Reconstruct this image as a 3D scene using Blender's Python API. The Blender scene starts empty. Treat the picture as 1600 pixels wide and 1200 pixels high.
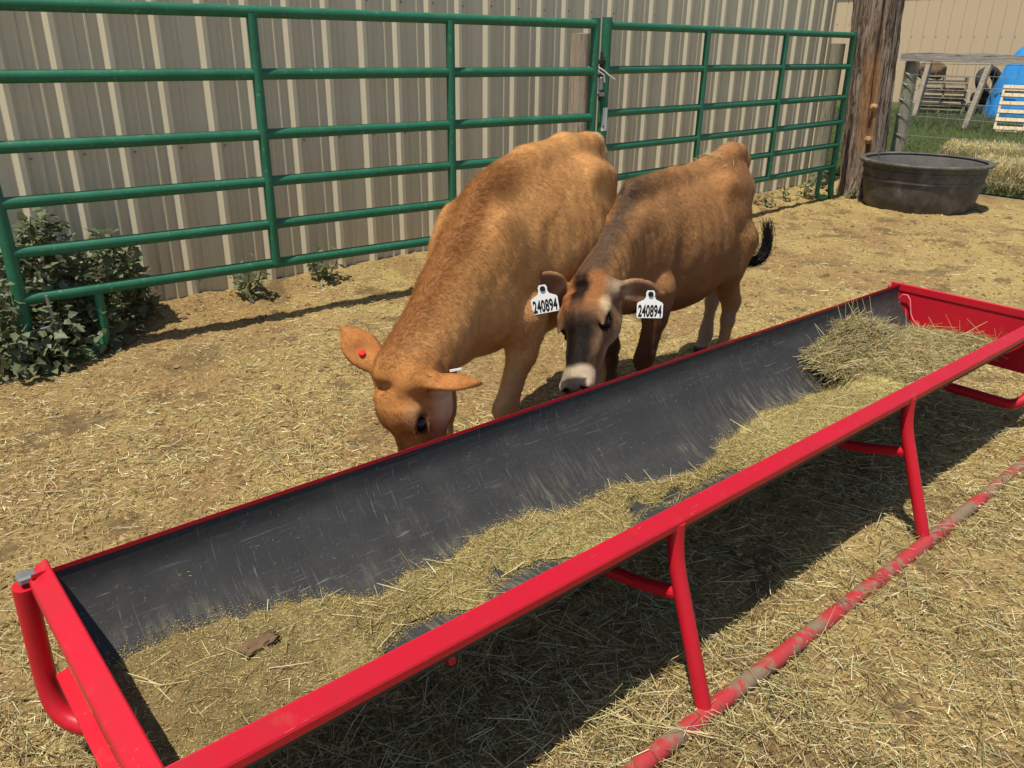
import bpy, math, random
import numpy as np
from mathutils import Matrix, Vector
R = math.radians
rng = np.random.default_rng(11)
random.seed(7)
S = bpy.context.scene
COL = S.collection

# ------------------------------------------------------------------ camera
CAM_H, F_PX, PITCH, ROLL = 1.4, 1267.7, R(22.735), R(0.873)
_r = Vector((1, 0, 0)); _f = Vector((0, math.cos(PITCH), -math.sin(PITCH))); _u = Vector((0, math.sin(PITCH), math.cos(PITCH)))
_R = _r * math.cos(ROLL) + _u * math.sin(ROLL); _U = -_r * math.sin(ROLL) + _u * math.cos(ROLL)
cd = bpy.data.cameras.new('camera'); cam = bpy.data.objects.new('camera', cd); COL.objects.link(cam)
m = Matrix.Identity(4)
for i in range(3):
    m[i][0], m[i][1], m[i][2] = _R[i], _U[i], -_f[i]
m[2][3] = CAM_H
cam.matrix_world = m
cd.sensor_fit = 'HORIZONTAL'; cd.angle = 2 * math.atan(800 / F_PX); cd.clip_start = 0.05; cd.clip_end = 600
S.camera = cam

# ------------------------------------------------------------------ sky, sun, exposure
SUN_TO = Vector((-0.238, -0.275, 1.0)).normalized()
elev = math.asin(SUN_TO.z); azim = math.atan2(SUN_TO.x, SUN_TO.y)
W = bpy.data.worlds.new('World'); S.world = W; W.use_nodes = True
nt = W.node_tree; nt.nodes.clear()
sky = nt.nodes.new('ShaderNodeTexSky'); sky.sky_type = 'NISHITA'; sky.sun_disc = False
sky.sun_elevation = elev; sky.sun_rotation = azim; sky.altitude = 1500; sky.dust_density = 1.5
bg = nt.nodes.new('ShaderNodeBackground'); bg.inputs[1].default_value = 0.098
wo = nt.nodes.new('ShaderNodeOutputWorld')
nt.links.new(sky.outputs[0], bg.inputs[0]); nt.links.new(bg.outputs[0], wo.inputs[0])
sd = bpy.data.lights.new('sun', 'SUN'); sd.energy = 3.6; sd.angle = R(0.53); sd.color = (1.0, 0.945, 0.82)
so = bpy.data.objects.new('sun', sd); COL.objects.link(so)
so.rotation_euler = SUN_TO.to_track_quat('Z', 'Y').to_euler(); so.location = (0, 0, 20)
S.view_settings.view_transform = 'Standard'; S.view_settings.look = 'None'
S.view_settings.exposure = 0.60; S.view_settings.gamma = 1.0
try: S.view_settings.use_curve_mapping = False
except Exception: pass
S.render.engine = 'CYCLES'
S.cycles.max_bounces = 8; S.cycles.diffuse_bounces = 4

# ------------------------------------------------------------------ helpers: objects
def link(o, parent=None):
    COL.objects.link(o)
    if parent is not None: o.parent = parent
    return o
def tag(o, label=None, cat=None, group=None, kind=None):
    if label: o['label'] = label
    if cat: o['category'] = cat
    if group: o['group'] = group
    if kind: o['kind'] = kind
    return o
def thing(name, label, cat, loc=(0, 0, 0), rotz=0, group=None):
    o = bpy.data.objects.new(name, None); o.empty_display_size = 0.1
    o.location = loc; o.rotation_euler = (0, 0, rotz)
    return tag(link(o), label, cat, group)
def copy_tree(o, parent=None, loc=None, rotz=None):
    c = o.copy(); COL.objects.link(c)
    if parent is not None: c.parent = parent
    if loc is not None: c.location = loc
    if rotz is not None: c.rotation_euler = (0, 0, rotz)
    for ch in [k for k in bpy.data.objects if k.parent == o]: copy_tree(ch, c)
    return c
def raw_mesh(name, V, F, mats=(), smooth=False, cols=None, midx=None):
    """V (n,3); F: (m,4) or (m,3) array, or list of such arrays, or list of index lists"""
    me = bpy.data.meshes.new(name)
    V = np.asarray(V, dtype=np.float32)
    if isinstance(F, np.ndarray): F = [F]
    if len(F) and not isinstance(F[0], np.ndarray):
        me.from_pydata([tuple(v) for v in V.tolist()], [], F)
    else:
        F = [f for f in F if len(f)]
        loops = np.concatenate([f.reshape(-1) for f in F]).astype(np.int32)
        tot = np.concatenate([np.full(len(f), f.shape[1], np.int32) for f in F])
        start = np.concatenate([[0], np.cumsum(tot)[:-1]]).astype(np.int32)
        me.vertices.add(len(V)); me.vertices.foreach_set('co', V.reshape(-1))
        me.loops.add(len(loops)); me.loops.foreach_set('vertex_index', loops)
        me.polygons.add(len(tot)); me.polygons.foreach_set('loop_start', start)
        try: me.polygons.foreach_set('loop_total', tot)
        except Exception: pass
    me.update(calc_edges=True)
    for mt in mats: me.materials.append(mt)
    if midx is not None: me.polygons.foreach_set('material_index', np.asarray(midx, np.int32))
    if smooth: me.polygons.foreach_set('use_smooth', np.ones(len(me.polygons), bool))
    if cols is not None:
        a = me.color_attributes.new('tint', 'FLOAT_COLOR', 'POINT')
        c = np.ones((len(V), 4), np.float32); c[:, :3] = cols
        a.data.foreach_set('color', c.reshape(-1))
    return me
def obj(name, V, F, mat, parent=None, smooth=False, cols=None, loc=None):
    o = bpy.data.objects.new(name, raw_mesh(name, V, F, [mat] if mat else [], smooth, cols))
    if loc is not None: o.location = loc
    return link(o, parent)

class MB:
    """collects simple solids into one mesh"""
    def __init__(s): s.v = []; s.f = []; s.n = 0
    def add(s, V, F):
        V = [tuple(map(float, p)) for p in V]
        s.v += V; s.f += [[i + s.n for i in q] for q in F]; s.n += len(V); return s
    def box(s, c, size, rot=None, bev=0.0):
        x, y, z = [k / 2 for k in size]
        if bev > 0:
            pts = []
            b = bev
            # chamfered box: three rectangles per axis -> convex hull by explicit faces
            for sx in (-1, 1):
                for sy in (-1, 1):
                    for sz in (-1, 1):
                        pts.append((sx * x, sy * (y - b), sz * (z - b)))
                        pts.append((sx * (x - b), sy * y, sz * (z - b)))
                        pts.append((sx * (x - b), sy * (y - b), sz * z))
            def I(sx, sy, sz, k): return ((sx > 0) * 4 + (sy > 0) * 2 + (sz > 0)) * 3 + k
            F = []
            for sg in (-1, 1):
                F.append([I(sg, -1, -1, 0), I(sg, 1, -1, 0), I(sg, 1, 1, 0), I(sg, -1, 1, 0)][::sg])
                F.append([I(-1, sg, -1, 1), I(-1, sg, 1, 1), I(1, sg, 1, 1), I(1, sg, -1, 1)][::sg])
                F.append([I(-1, -1, sg, 2), I(1, -1, sg, 2), I(1, 1, sg, 2), I(-1, 1, sg, 2)][::sg])
            for a in (-1, 1):
                for c_ in (-1, 1):
                    F.append([I(a, c_, -1, 0), I(a, c_, 1, 0), I(a, c_, 1, 1), I(a, c_, -1, 1)][::-a * c_])
                    F.append([I(-1, a, c_, 1), I(1, a, c_, 1), I(1, a, c_, 2), I(-1, a, c_, 2)][::-a * c_])
                    F.append([I(a, -1, c_, 2), I(a, 1, c_, 2), I(a, 1, c_, 0), I(a, -1, c_, 0)][::-a * c_])
            for a in (-1, 1):
                for b_ in (-1, 1):
                    for c_ in (-1, 1):
                        F.append([I(a, b_, c_, 0), I(a, b_, c_, 1), I(a, b_, c_, 2)][::a * b_ * c_])
        else:
            pts = [(sx * x, sy * y, sz * z) for sx in (-1, 1) for sy in (-1, 1) for sz in (-1, 1)]
            F = [[0, 1, 3, 2], [4, 6, 7, 5], [0, 4, 5, 1], [2, 3, 7, 6], [0, 2, 6, 4], [1, 5, 7, 3]]
        if rot is not None:
            pts = [tuple(rot @ Vector(p)) for p in pts]
        return s.add([(p[0] + c[0], p[1] + c[1], p[2] + c[2]) for p in pts], F)
    def tube(s, pts, r, n=12, caps=True, ry=None):
        pts = [Vector(p) for p in pts]; k = len(pts)
        rs = r if hasattr(r, '__len__') else [r] * k
        T = []
        for i in range(k):
            a = pts[max(i - 1, 0)]; b = pts[min(i + 1, k - 1)]
            T.append((b - a).normalized())
        ref = Vector((0, 0, 1)) if abs(T[0].z) < 0.9 else Vector((1, 0, 0))
        N = (ref - T[0] * ref.dot(T[0])).normalized()
        V = []
        for i in range(k):
            N = (N - T[i] * N.dot(T[i])).normalized(); B = T[i].cross(N)
            for j in range(n):
                a = 2 * math.pi * j / n
                V.append(pts[i] + (N * math.cos(a) + B * math.sin(a)) * rs[i])
        F = []
        for i in range(k - 1):
            for j in range(n):
                j2 = (j + 1) % n
                F.append([i * n + j, i * n + j2, (i + 1) * n + j2, (i + 1) * n + j])
        if caps:
            F.append(list(range(n))[::-1]); F.append([(k - 1) * n + j for j in range(n)])
        return s.add(V, F)
    def prism(s, poly, axis_vec, origin=(0, 0, 0), ex=(1, 0, 0), ey=(0, 0, 1)):
        o = Vector(origin); ex = Vector(ex); ey = Vector(ey); ax = Vector(axis_vec)
        n = len(poly)
        V = [o + ex * a + ey * b for a, b in poly] + [o + ax + ex * a + ey * b for a, b in poly]
        F = [list(range(n))[::-1], [n + i for i in range(n)]]
        F += [[i, (i + 1) % n, n + (i + 1) % n, n + i] for i in range(n)]
        return s.add(V, F)
    def build(s, name, mat, parent=None, smooth=False, loc=None):
        o = obj(name, np.array(s.v), s.f, mat, parent, smooth, loc=loc)
        if smooth == 'auto':
            pass
        return o
def shade_auto(o, ang=40):
    me = o.data
    me.polygons.foreach_set('use_smooth', np.ones(len(me.polygons), bool))
    try: me.set_sharp_from_angle(angle=R(ang))
    except Exception: pass
    return o
def arc(c, r, a0, a1, n, ex, ey):
    c = Vector(c); ex = Vector(ex); ey = Vector(ey)
    return [c + ex * (r * math.cos(a0 + (a1 - a0) * i / n)) + ey * (r * math.sin(a0 + (a1 - a0) * i / n)) for i in range(n + 1)]

# ------------------------------------------------------------------ helpers: noise
def _hash(i, j, k, seed):
    n = (i.astype(np.int64) * 374761393 + j.astype(np.int64) * 668265263 + k.astype(np.int64) * 2147483647 + seed * 1274126177) & 0xffffffff
    n = ((n ^ (n >> 13)) * 1274126177) & 0xffffffff
    n = (n ^ (n >> 16)) & 0xffffffff
    return n.astype(np.float64) / 4294967295.0
def vnoise(x, y, z=None, seed=0):
    x = np.asarray(x, float); y = np.asarray(y, float)
    z = np.zeros_like(x) if z is None else np.asarray(z, float)
    i, j, k = np.floor(x), np.floor(y), np.floor(z)
    fx, fy, fz = x - i, y - j, z - k
    fx, fy, fz = [t * t * (3 - 2 * t) for t in (fx, fy, fz)]
    o = 0
    for a in (0, 1):
        for b in (0, 1):
            for c in (0, 1):
                w = (fx if a else 1 - fx) * (fy if b else 1 - fy) * (fz if c else 1 - fz)
                o = o + w * _hash(i + a, j + b, k + c, seed)
    return o
def fbm(x, y, z=None, oct=4, seed=0):
    s = 0; a = 0.5; t = 0
    for q in range(oct):
        f = 2 ** q
        s = s + a * vnoise(np.asarray(x) * f + 17.3 * q, np.asarray(y) * f - 9.1 * q, None if z is None else np.asarray(z) * f, seed + q); t += a; a *= 0.5
    return s / t
def sstep(a, b, x):
    t = np.clip((np.asarray(x, float) - a) / (b - a), 0, 1); return t * t * (3 - 2 * t)
def unit(v): return v / np.maximum(np.linalg.norm(v, axis=-1, keepdims=True), 1e-9)

# ------------------------------------------------------------------ helpers: materials
class NT:
    def __init__(s, name):
        s.m = bpy.data.materials.new(name); s.m.use_nodes = True
        s.t = s.m.node_tree; s.b = s.t.nodes['Principled BSDF']; s._co = None
    def n(s, typ, **kw):
        q = s.t.nodes.new(typ)
        for k, v in kw.items(): setattr(q, k, v)
        return q
    def l(s, a, b): s.t.links.new(a, b)
    def co(s, scale=(1, 1, 1), kind='Object'):
        tc = s.n('ShaderNodeTexCoord'); mp = s.n('ShaderNodeMapping')
        mp.inputs['Scale'].default_value = scale
        s.l(tc.outputs[kind], mp.inputs[0]); return mp.outputs[0]
    def noise(s, scale, detail=4, rough=0.55, vec=None, dist=0.0):
        q = s.n('ShaderNodeTexNoise'); q.inputs['Scale'].default_value = scale
        q.inputs['Detail'].default_value = detail; q.inputs['Roughness'].default_value = rough
        q.inputs['Distortion'].default_value = dist
        if vec is not None: s.l(vec, q.inputs['Vector'])
        return q.outputs['Fac']
    def ramp(s, fac, stops):
        q = s.n('ShaderNodeValToRGB'); e = q.color_ramp.elements
        while len(e) < len(stops): e.new(0.5)
        for k, (p, c) in enumerate(stops):
            e[k].position = p; c = c if hasattr(c, '__len__') else (c, c, c)
            e[k].color = (*c[:3], 1)
        s.l(fac, q.inputs[0]); return q.outputs[0]
    def mix(s, fac, a, b, blend='MIX'):
        q = s.n('ShaderNodeMix', data_type='RGBA', blend_type=blend)
        for sock, v in ((q.inputs[0], fac), (q.inputs[6], a), (q.inputs[7], b)):
            if isinstance(v, (int, float)): sock.default_value = v
            elif isinstance(v, (tuple, list)): sock.default_value = (*v[:3], 1)
            else: s.l(v, sock)
        return q.outputs[2]
    def attr(s, name='tint'):
        q = s.n('ShaderNodeAttribute'); q.attribute_name = name; return q.outputs['Color']
    def bump(s, h, strength=0.3, dist=0.01, prev=None):
        q = s.n('ShaderNodeBump'); q.inputs['Strength'].default_value = strength; q.inputs['Distance'].default_value = dist
        s.l(h, q.inputs['Height'])
        if prev is not None: s.l(prev, q.inputs['Normal'])
        return q.outputs['Normal']
    def done(s, col=None, rough=0.7, normal=None, spec=None, metal=0.0, coat=0.0):
        b = s.b
        for sock, v in (('Base Color', col), ('Roughness', rough)):
            if v is None: continue
            if isinstance(v, (tuple, list)): b.inputs[sock].default_value = (*v[:3], 1)
            elif isinstance(v, (int, float)): b.inputs[sock].default_value = v
            else: s.l(v, b.inputs[sock])
        if normal is not None: s.l(normal, b.inputs['Normal'])
        if spec is not None: b.inputs['Specular IOR Level'].default_value = spec
        b.inputs['Metallic'].default_value = metal
        if coat: b.inputs['Coat Weight'].default_value = coat
        return s.m

def mat_red():
    t = NT('red_enamel'); c = t.co()
    g = t.noise(9, 5, 0.6, c); fine = t.noise(160, 3, 0.6, c)
    col = t.mix(t.ramp(g, [(0.35, 0.0), (0.75, 1.0)]), (0.52, 0.007, 0.021), (0.44, 0.009, 0.019))
    chips = t.ramp(t.noise(55, 6, 0.75, c), [(0.70, 0.0), (0.73, 1.0)])
    col = t.mix(chips, col, (0.30, 0.10, 0.08))
    dust = t.ramp(t.noise(14, 6, 0.7, c), [(0.58, 0.0), (0.85, 0.22)])
    col = t.mix(dust, col, (0.45, 0.22, 0.13))
    scr = t.ramp(t.noise(40, 3, 0.6, t.co((0.5, 6, 6)), 0.5), [(0.69, 0.0), (0.73, 0.35)])
    col = t.mix(scr, col, (0.62, 0.20, 0.19))
    return t.done(col, t.ramp(g, [(0.2, 0.35), (0.8, 0.55)]), t.bump(fine, 0.05, 0.002), 0.35)
def mat_red_worn():
    t = NT('worn_red_paint'); c = t.co()
    w = t.noise(7, 8, 0.68, c, 0.4)
    mask = t.ramp(w, [(0.47, 0.0), (0.53, 1.0)])
    red = t.mix(t.noise(30, 4, 0.6, c), (0.46, 0.016, 0.026), (0.34, 0.06, 0.05))
    soil = t.mix(t.noise(60, 4, 0.6, c), (0.25, 0.175, 0.105), (0.15, 0.10, 0.062))
    return t.done(t.mix(mask, red, soil), t.ramp(mask, [(0, 0.45), (1, 0.9)]), t.bump(t.noise(90, 4, 0.6, c), 0.2, 0.004))
def mat_green():
    t = NT('green_paint'); c = t.co()
    g = t.noise(5, 5, 0.6, c)
    col = t.mix(t.ramp(g, [(0.3, 0.0), (0.8, 1.0)]), (0.010, 0.105, 0.050), (0.022, 0.15, 0.080))
    dust = t.ramp(t.noise(40, 6, 0.75, c), [(0.58, 0.0), (0.78, 0.75)])
    col = t.mix(dust, col, (0.30, 0.34, 0.22))
    return t.done(col, t.ramp(g, [(0.2, 0.38), (0.8, 0.6)]), t.bump(t.noise(70, 3, 0.6, c), 0.06, 0.002), 0.4)
def mat_barn():
    t = NT('ribbed_steel_siding'); c = t.co()
    g = t.noise(1.4, 5, 0.6, t.co((1, 1, 0.5)))
    col = t.mix(g, (0.57, 0.50, 0.345), (0.64, 0.565, 0.395))
    drip = t.ramp(t.noise(9, 5, 0.65, t.co((6, 6, 0.25))), [(0.5, 0.0), (0.85, 0.35)])
    col = t.mix(drip, col, (0.26, 0.21, 0.15))
    return t.done(col, 0.5, t.bump(t.noise(2.2, 3, 0.5, c), 0.12, 0.01), 0.35)
def mat_shed():
    t = NT('tan_steel_siding'); g = t.noise(1.2, 5, 0.6, t.co((1, 1, 0.4)))
    return t.done(t.mix(g, (0.54, 0.39, 0.235), (0.61, 0.445, 0.28)), 0.6, None, 0.3)
def mat_liner():
    t = NT('scratched_black_poly'); c = t.co()
    col = t.mix(t.noise(6, 6, 0.65, c), (0.021, 0.0205, 0.020), (0.050, 0.048, 0.0455))
    for sc, vec, lo, hi, am, w in ((26, (0.45, 9, 9), 0.62, 0.70, 0.40, 0.8), (34, (8, 0.35, 0.35), 0.62, 0.70, 0.42, 0.5), (24, (4, 4, 1.2), 0.66, 0.73, 0.40, 1.2), (60, (6, 1.0, 1.0), 0.64, 0.70, 0.35, 0.3), (16, (3, 6, 6), 0.67, 0.72, 0.45, 2.0)):
        k = t.ramp(t.noise(sc, 3, 0.6, t.co(vec), w), [(lo, 0.0), (hi, am)])
        patch = t.ramp(t.noise(3.2 + sc * .05, 4, 0.6, c), [(0.40, 0.0), (0.62, 1.0)])
        mu = t.n('ShaderNodeMath', operation='MULTIPLY'); t.l(k, mu.inputs[0]); t.l(patch, mu.inputs[1])
        col = t.mix(mu.outputs[0], col, (0.30, 0.28, 0.25))
    # chalky streaks licked up out of the feed, strongest low on the walls
    sx = t.n('ShaderNodeSeparateXYZ'); t.l(c, sx.inputs[0])
    mr = t.n('ShaderNodeMapRange'); mr.inputs[1].default_value = 0.36; mr.inputs[2].default_value = 0.255; t.l(sx.outputs[2], mr.inputs[0])
    st = t.ramp(t.noise(30, 4, 0.65, t.co((2.6, 0.35, 0.35)), 0.6), [(0.46, 0.0), (0.66, 0.75)])
    mu = t.n('ShaderNodeMath', operation='MULTIPLY'); t.l(st, mu.inputs[0]); t.l(mr.outputs[0], mu.inputs[1])
    pm_ = t.ramp(t.noise(3.0, 3, 0.6, c), [(0.42, 0.05), (0.60, 1.0)])
    mu2 = t.n('ShaderNodeMath', operation='MULTIPLY'); t.l(mu.outputs[0], mu2.inputs[0]); t.l(pm_, mu2.inputs[1])
    col = t.mix(mu2.outputs[0], col, (0.27, 0.22, 0.145))
    dustm = t.ramp(t.noise(4.0, 7, 0.72, c, 0.5), [(0.52, 0.0), (0.88, 0.4)])
    col = t.mix(dustm, col, (0.13, 0.115, 0.09))
    specks = t.ramp(t.noise(110, 4, 0.7, c), [(0.70, 0.0), (0.73, 1.0)])
    pk = t.ramp(t.noise(5, 3, 0.6, c), [(0.5, 0.0), (0.62, 1.0)])
    mu3 = t.n('ShaderNodeMath', operation='MULTIPLY'); t.l(specks, mu3.inputs[0]); t.l(pk, mu3.inputs[1])
    col = t.mix(mu3.outputs[0], col, (0.42, 0.37, 0.26))
    return t.done(col, 0.62, t.bump(t.noise(50, 4, 0.6, c), 0.12, 0.003), 0.3)
def mat_tint(name, rough=0.8, bumpy=0.0, scale=60, spec=0.25, vary=0.0, trans=False, sheen=0):
    t = NT(name); col = t.attr()
    nrm = None
    if vary:
        col = t.mix(vary, col, t.mix(t.noise(scale * 0.4, 5, 0.65, t.co()), (0.3, 0.3, 0.3), (1.5, 1.5, 1.5)), 'MULTIPLY')
    if bumpy: nrm = t.bump(t.noise(scale, 5, 0.65, t.co()), bumpy, 0.01)
    mm = t.done(col, rough, nrm, spec)
    if trans:
        b = t.b; out = [n for n in t.t.nodes if n.type == 'OUTPUT_MATERIAL'][0]
        tr = t.n('ShaderNodeBsdfTranslucent'); ms = t.n('ShaderNodeMixShader'); ms.inputs[0].default_value = trans
        t.l(col, tr.inputs[0]); t.l(b.outputs[0], ms.inputs[1]); t.l(tr.outputs[0], ms.inputs[2]); t.l(ms.outputs[0], out.inputs[0])
    return mm
def mat_ground():
    t = NT('dirt_and_chaff'); c = t.co()
    n1 = t.noise(3.5, 6, 0.62, c); n2 = t.noise(60, 6, 0.7, c); n3 = t.noise(14, 5, 0.65, c)
    dirt = t.mix(t.ramp(n2, [(0.3, 0.0), (0.7, 1.0)]), (0.18, 0.110, 0.045), (0.41, 0.275, 0.120))
    dirt = t.mix(t.ramp(n3, [(0.56, 0.0), (0.72, 0.8)]), dirt, (0.15, 0.085, 0.038))
    chaff = t.mix(t.ramp(t.noise(150, 4, 0.7, c), [(0.3, 0.0), (0.7, 1.0)]), (0.23, 0.165, 0.062), (0.52, 0.385, 0.155))
    sep = t.n('ShaderNodeSeparateColor'); t.l(t.attr(), sep.inputs[0])
    ad = t.n('ShaderNodeMath', operation='ADD'); t.l(sep.outputs[0], ad.inputs[0])
    mm_ = t.n('ShaderNodeMath', operation='MULTIPLY_ADD'); t.l(n1, mm_.inputs[0]); mm_.inputs[1].default_value = 0.9; mm_.inputs[2].default_value = -0.45
    t.l(mm_.outputs[0], ad.inputs[1])
    k = t.ramp(ad.outputs[0], [(0.35, 0.0), (0.65, 1.0)])
    col = t.mix(k, dirt, chaff)
    col = t.mix(sep.outputs[1], col, t.mix(n2, (0.105, 0.068, 0.033), (0.24, 0.165, 0.080)))
    nr = t.bump(n2, 0.7, 0.02); nr = t.bump(t.noise(220, 4, 0.7, c), 0.5, 0.006, nr)
    return t.done(col, 0.95, nr, 0.1)
def mat_wood(name, a, b, d, grain=(14, 14, 0.7), sc=5):
    t = NT(name); v = t.co(grain); n = t.noise(sc, 7, 0.7, v, 0.6); c = t.co()
    col = t.ramp(n, [(0.25, d), (0.45, a), (0.72, b)])
    crack = t.ramp(t.noise(sc * 2.2, 4, 0.6, v, 0.3), [(0.33, 1.0), (0.40, 0.0)])
    col = t.mix(crack, col, tuple(k * 0.35 for k in d))
    return t.done(col, 0.9, t.bump(n, 0.6, 0.012), 0.15)
def mat_log():
    t = NT('weathered_log'); v = t.co((7, 7, 0.6)); c = t.co()
    n = t.noise(4.5, 8, 0.72, v, 0.8)
    col = t.ramp(n, [(0.33, (0.018, 0.013, 0.010)), (0.43, (0.095, 0.064, 0.045)), (0.53, (0.25, 0.185, 0.14)), (0.66, (0.47, 0.39, 0.32))])
    q = t.n('ShaderNodeSeparateColor'); t.l(t.attr(), q.inputs[0])
    rust = t.ramp(t.noise(6, 6, 0.7, v, 0.5), [(0.3, (0.17, 0.080, 0.032)), (0.7, (0.50, 0.30, 0.15))])
    col = t.mix(q.outputs[0], col, rust)
    lich = t.ramp(t.noise(34, 5, 0.7, t.co((1, 1, 0.6))), [(0.55, 0.0), (0.66, 0.5)])
    col = t.mix(lich, col, (0.34, 0.30, 0.26))
    nr = t.bump(n, 0.8, 0.03); nr = t.bump(t.noise(50, 5, 0.7, c), 0.4, 0.01, nr)
    return t.done(col, 0.92, nr, 0.12)
def mat_tank():
    t = NT('dusty_black_rubber'); c = t.co()
    g = t.noise(6, 7, 0.7, c, 0.4)
    col = t.ramp(g, [(0.3, (0.034, 0.031, 0.028)), (0.5, (0.078, 0.070, 0.061)), (0.72, (0.18, 0.16, 0.135))])
    sp = t.ramp(t.noise(70, 4, 0.7, c), [(0.70, 0.0), (0.74, 0.5)])
    return t.done(t.mix(sp, col, (0.25, 0.22, 0.18)), 0.6, t.bump(t.noise(40, 4, 0.6, c), 0.15, 0.004), 0.35)
def mat_plain(name, col, rough=0.6, spec=0.3, var=0.25, sc=12, metal=0.0):
    t = NT(name); n = t.noise(sc, 5, 0.65, t.co())
    a = tuple(k * (1 - var) for k in col); b = tuple(min(1, k * (1 + var)) for k in col)
    return t.done(t.mix(n, a, b), rough, t.bump(n, 0.1, 0.004), spec, metal)
def mat_tarp():
    t = NT('blue_tarpaulin'); n = t.noise(5, 5, 0.6, t.co((1, 1, 0.3)))
    return t.done(t.mix(n, (0.015, 0.17, 0.52), (0.05, 0.36, 0.70)), 0.4, t.bump(n, 0.5, 0.06), 0.45)
def mat_clear_eye():
    t = NT('eye_gloss'); return t.done((0.008, 0.005, 0.004), 0.14, None, 0.3, 0, 0.0)

RED, REDW, GREEN, BARN, SHED, LINER = mat_red(), mat_red_worn(), mat_green(), mat_barn(), mat_shed(), mat_liner()
GROUND, LOG, TANK, TARP, EYE = mat_ground(), mat_log(), mat_tank(), mat_tarp(), mat_clear_eye()
TANKIN = mat_plain('dusty_tank_inside', (0.12, 0.11, 0.097), 0.75, 0.2, 0.65, 6)
STRAW = mat_tint('straw', 0.75, 0, spec=0.2, trans=0.18)
CHAFF = mat_tint('chaff_mound', 0.95, 0.9, 170, 0.1, 0.55)
LEAF = mat_tint('leaf', 0.5, 0, spec=0.35, trans=0.36)
GRASS = mat_tint('grass_blade', 0.6, 0, spec=0.25, trans=0.3)
HIDE = mat_tint('hide', 0.7, 0.12, 120, 0.1)
FUR = mat_tint('fur', 0.7, 0, spec=0.05, trans=0.30)
CLOD = mat_plain('dry_clod', (0.14, 0.085, 0.042), 0.95, 0.1, 0.5, 40)
WOODG = mat_wood('grey_timber', (0.27, 0.235, 0.19), (0.42, 0.38, 0.32), (0.13, 0.105, 0.08))
WOODT = mat_wood('green_treated_post', (0.25, 0.235, 0.165), (0.36, 0.34, 0.25), (0.13, 0.115, 0.08))
WOODB = mat_wood('brown_post', (0.30, 0.235, 0.17), (0.46, 0.385, 0.30), (0.13, 0.09, 0.06))
WOODP = mat_wood('pale_pallet_wood', (0.46, 0.36, 0.23), (0.60, 0.50, 0.35), (0.27, 0.19, 0.11), (3, 3, 3), 6)
KNOT = mat_wood('orange_knot', (0.36, 0.20, 0.09), (0.50, 0.33, 0.18), (0.16, 0.08, 0.035), (9, 9, 9), 6)
WOODD = mat_wood('dark_pallet_wood', (0.28, 0.225, 0.165), (0.42, 0.35, 0.27), (0.13, 0.10, 0.075), (3, 3, 3), 6)
WIRE = mat_plain('galvanised_wire', (0.34, 0.34, 0.32), 0.5, 0.5, 0.2, 30, 0.5)
STEEL = mat_plain('bare_steel', (0.30, 0.30, 0.30), 0.45, 0.5, 0.3, 30, 0.7)
WHITEP = mat_plain('white_plastic', (0.78, 0.77, 0.72), 0.5, 0.3, 0.06, 30)
BLACKP = mat_plain('black_print', (0.012, 0.012, 0.012), 0.7, 0.2, 0.1, 30)
TYRE = mat_plain('old_tyre', (0.05, 0.048, 0.046), 0.85, 0.2, 0.5, 14)
REDDOT = mat_plain('red_button', (0.75, 0.03, 0.02), 0.5, 0.3, 0.1, 30)
PINK = mat_plain('pink_cord', (0.75, 0.16, 0.15), 0.7, 0.2, 0.15, 40)
DARKTRIM = mat_plain('dark_trim', (0.035, 0.03, 0.026), 0.7, 0.2, 0.2, 8)
SOILC = mat_plain('brown_scrap', (0.16, 0.10, 0.055), 0.9, 0.1, 0.5, 20)

# ------------------------------------------------------------------ blades (straw, grass, fur)
def blades(P, D, L, Wd, bend, up, taper=(1.0, 0.9, 0.5)):
    """flat two-segment strips: P centre-root (N,3), D unit dir, L, Wd (N,), bend offset (N,3) at tip, up (N,3)"""
    N = len(P); side = unit(np.cross(D, up)) * (Wd * 0.5)[:, None]
    p0 = P; p1 = P + D * (L * 0.5)[:, None] + bend * 0.3; p2 = P + D * L[:, None] + bend
    V = np.stack([p0 - side * taper[0], p0 + side * taper[0], p1 - side * taper[1], p1 + side * taper[1], p2 - side * taper[2], p2 + side * taper[2]], 1).reshape(-1, 3)
    b = np.arange(N)[:, None] * 6
    F = np.concatenate([b + np.array([[0, 1, 3, 2]]), b + np.array([[2, 3, 5, 4]])], 0)
    return V, F
def stalks(P, D, L, r, bend, roll):
    """three-sided stems in two segments"""
    N = len(P); ref = np.where(np.abs(D[:, 2:3]) > 0.9, np.array([[1., 0, 0]]), np.array([[0, 0, 1.]]))
    A = unit(np.cross(D, ref)); B = np.cross(D, A)
    rings = []
    for t, bb, k in ((0, 0, 1.0), (0.5, 0.35, 0.95), (1, 1, 0.6)):
        c = P + D * (L * t)[:, None] + bend * bb
        for j in range(3):
            a = roll + j * 2.0944
            rings.append(c + (A * np.cos(a)[:, None] + B * np.sin(a)[:, None]) * (r * k)[:, None])
    V = np.stack(rings, 1).reshape(-1, 3)
    b = np.arange(N)[:, None] * 9
    q = []
    for s in (0, 3):
        for j in range(3):
            j2 = (j + 1) % 3
            q.append(b + np.array([[s + j, s + j2, s + 3 + j2, s + 3 + j]]))
    return V, np.concatenate(q, 0)
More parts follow.
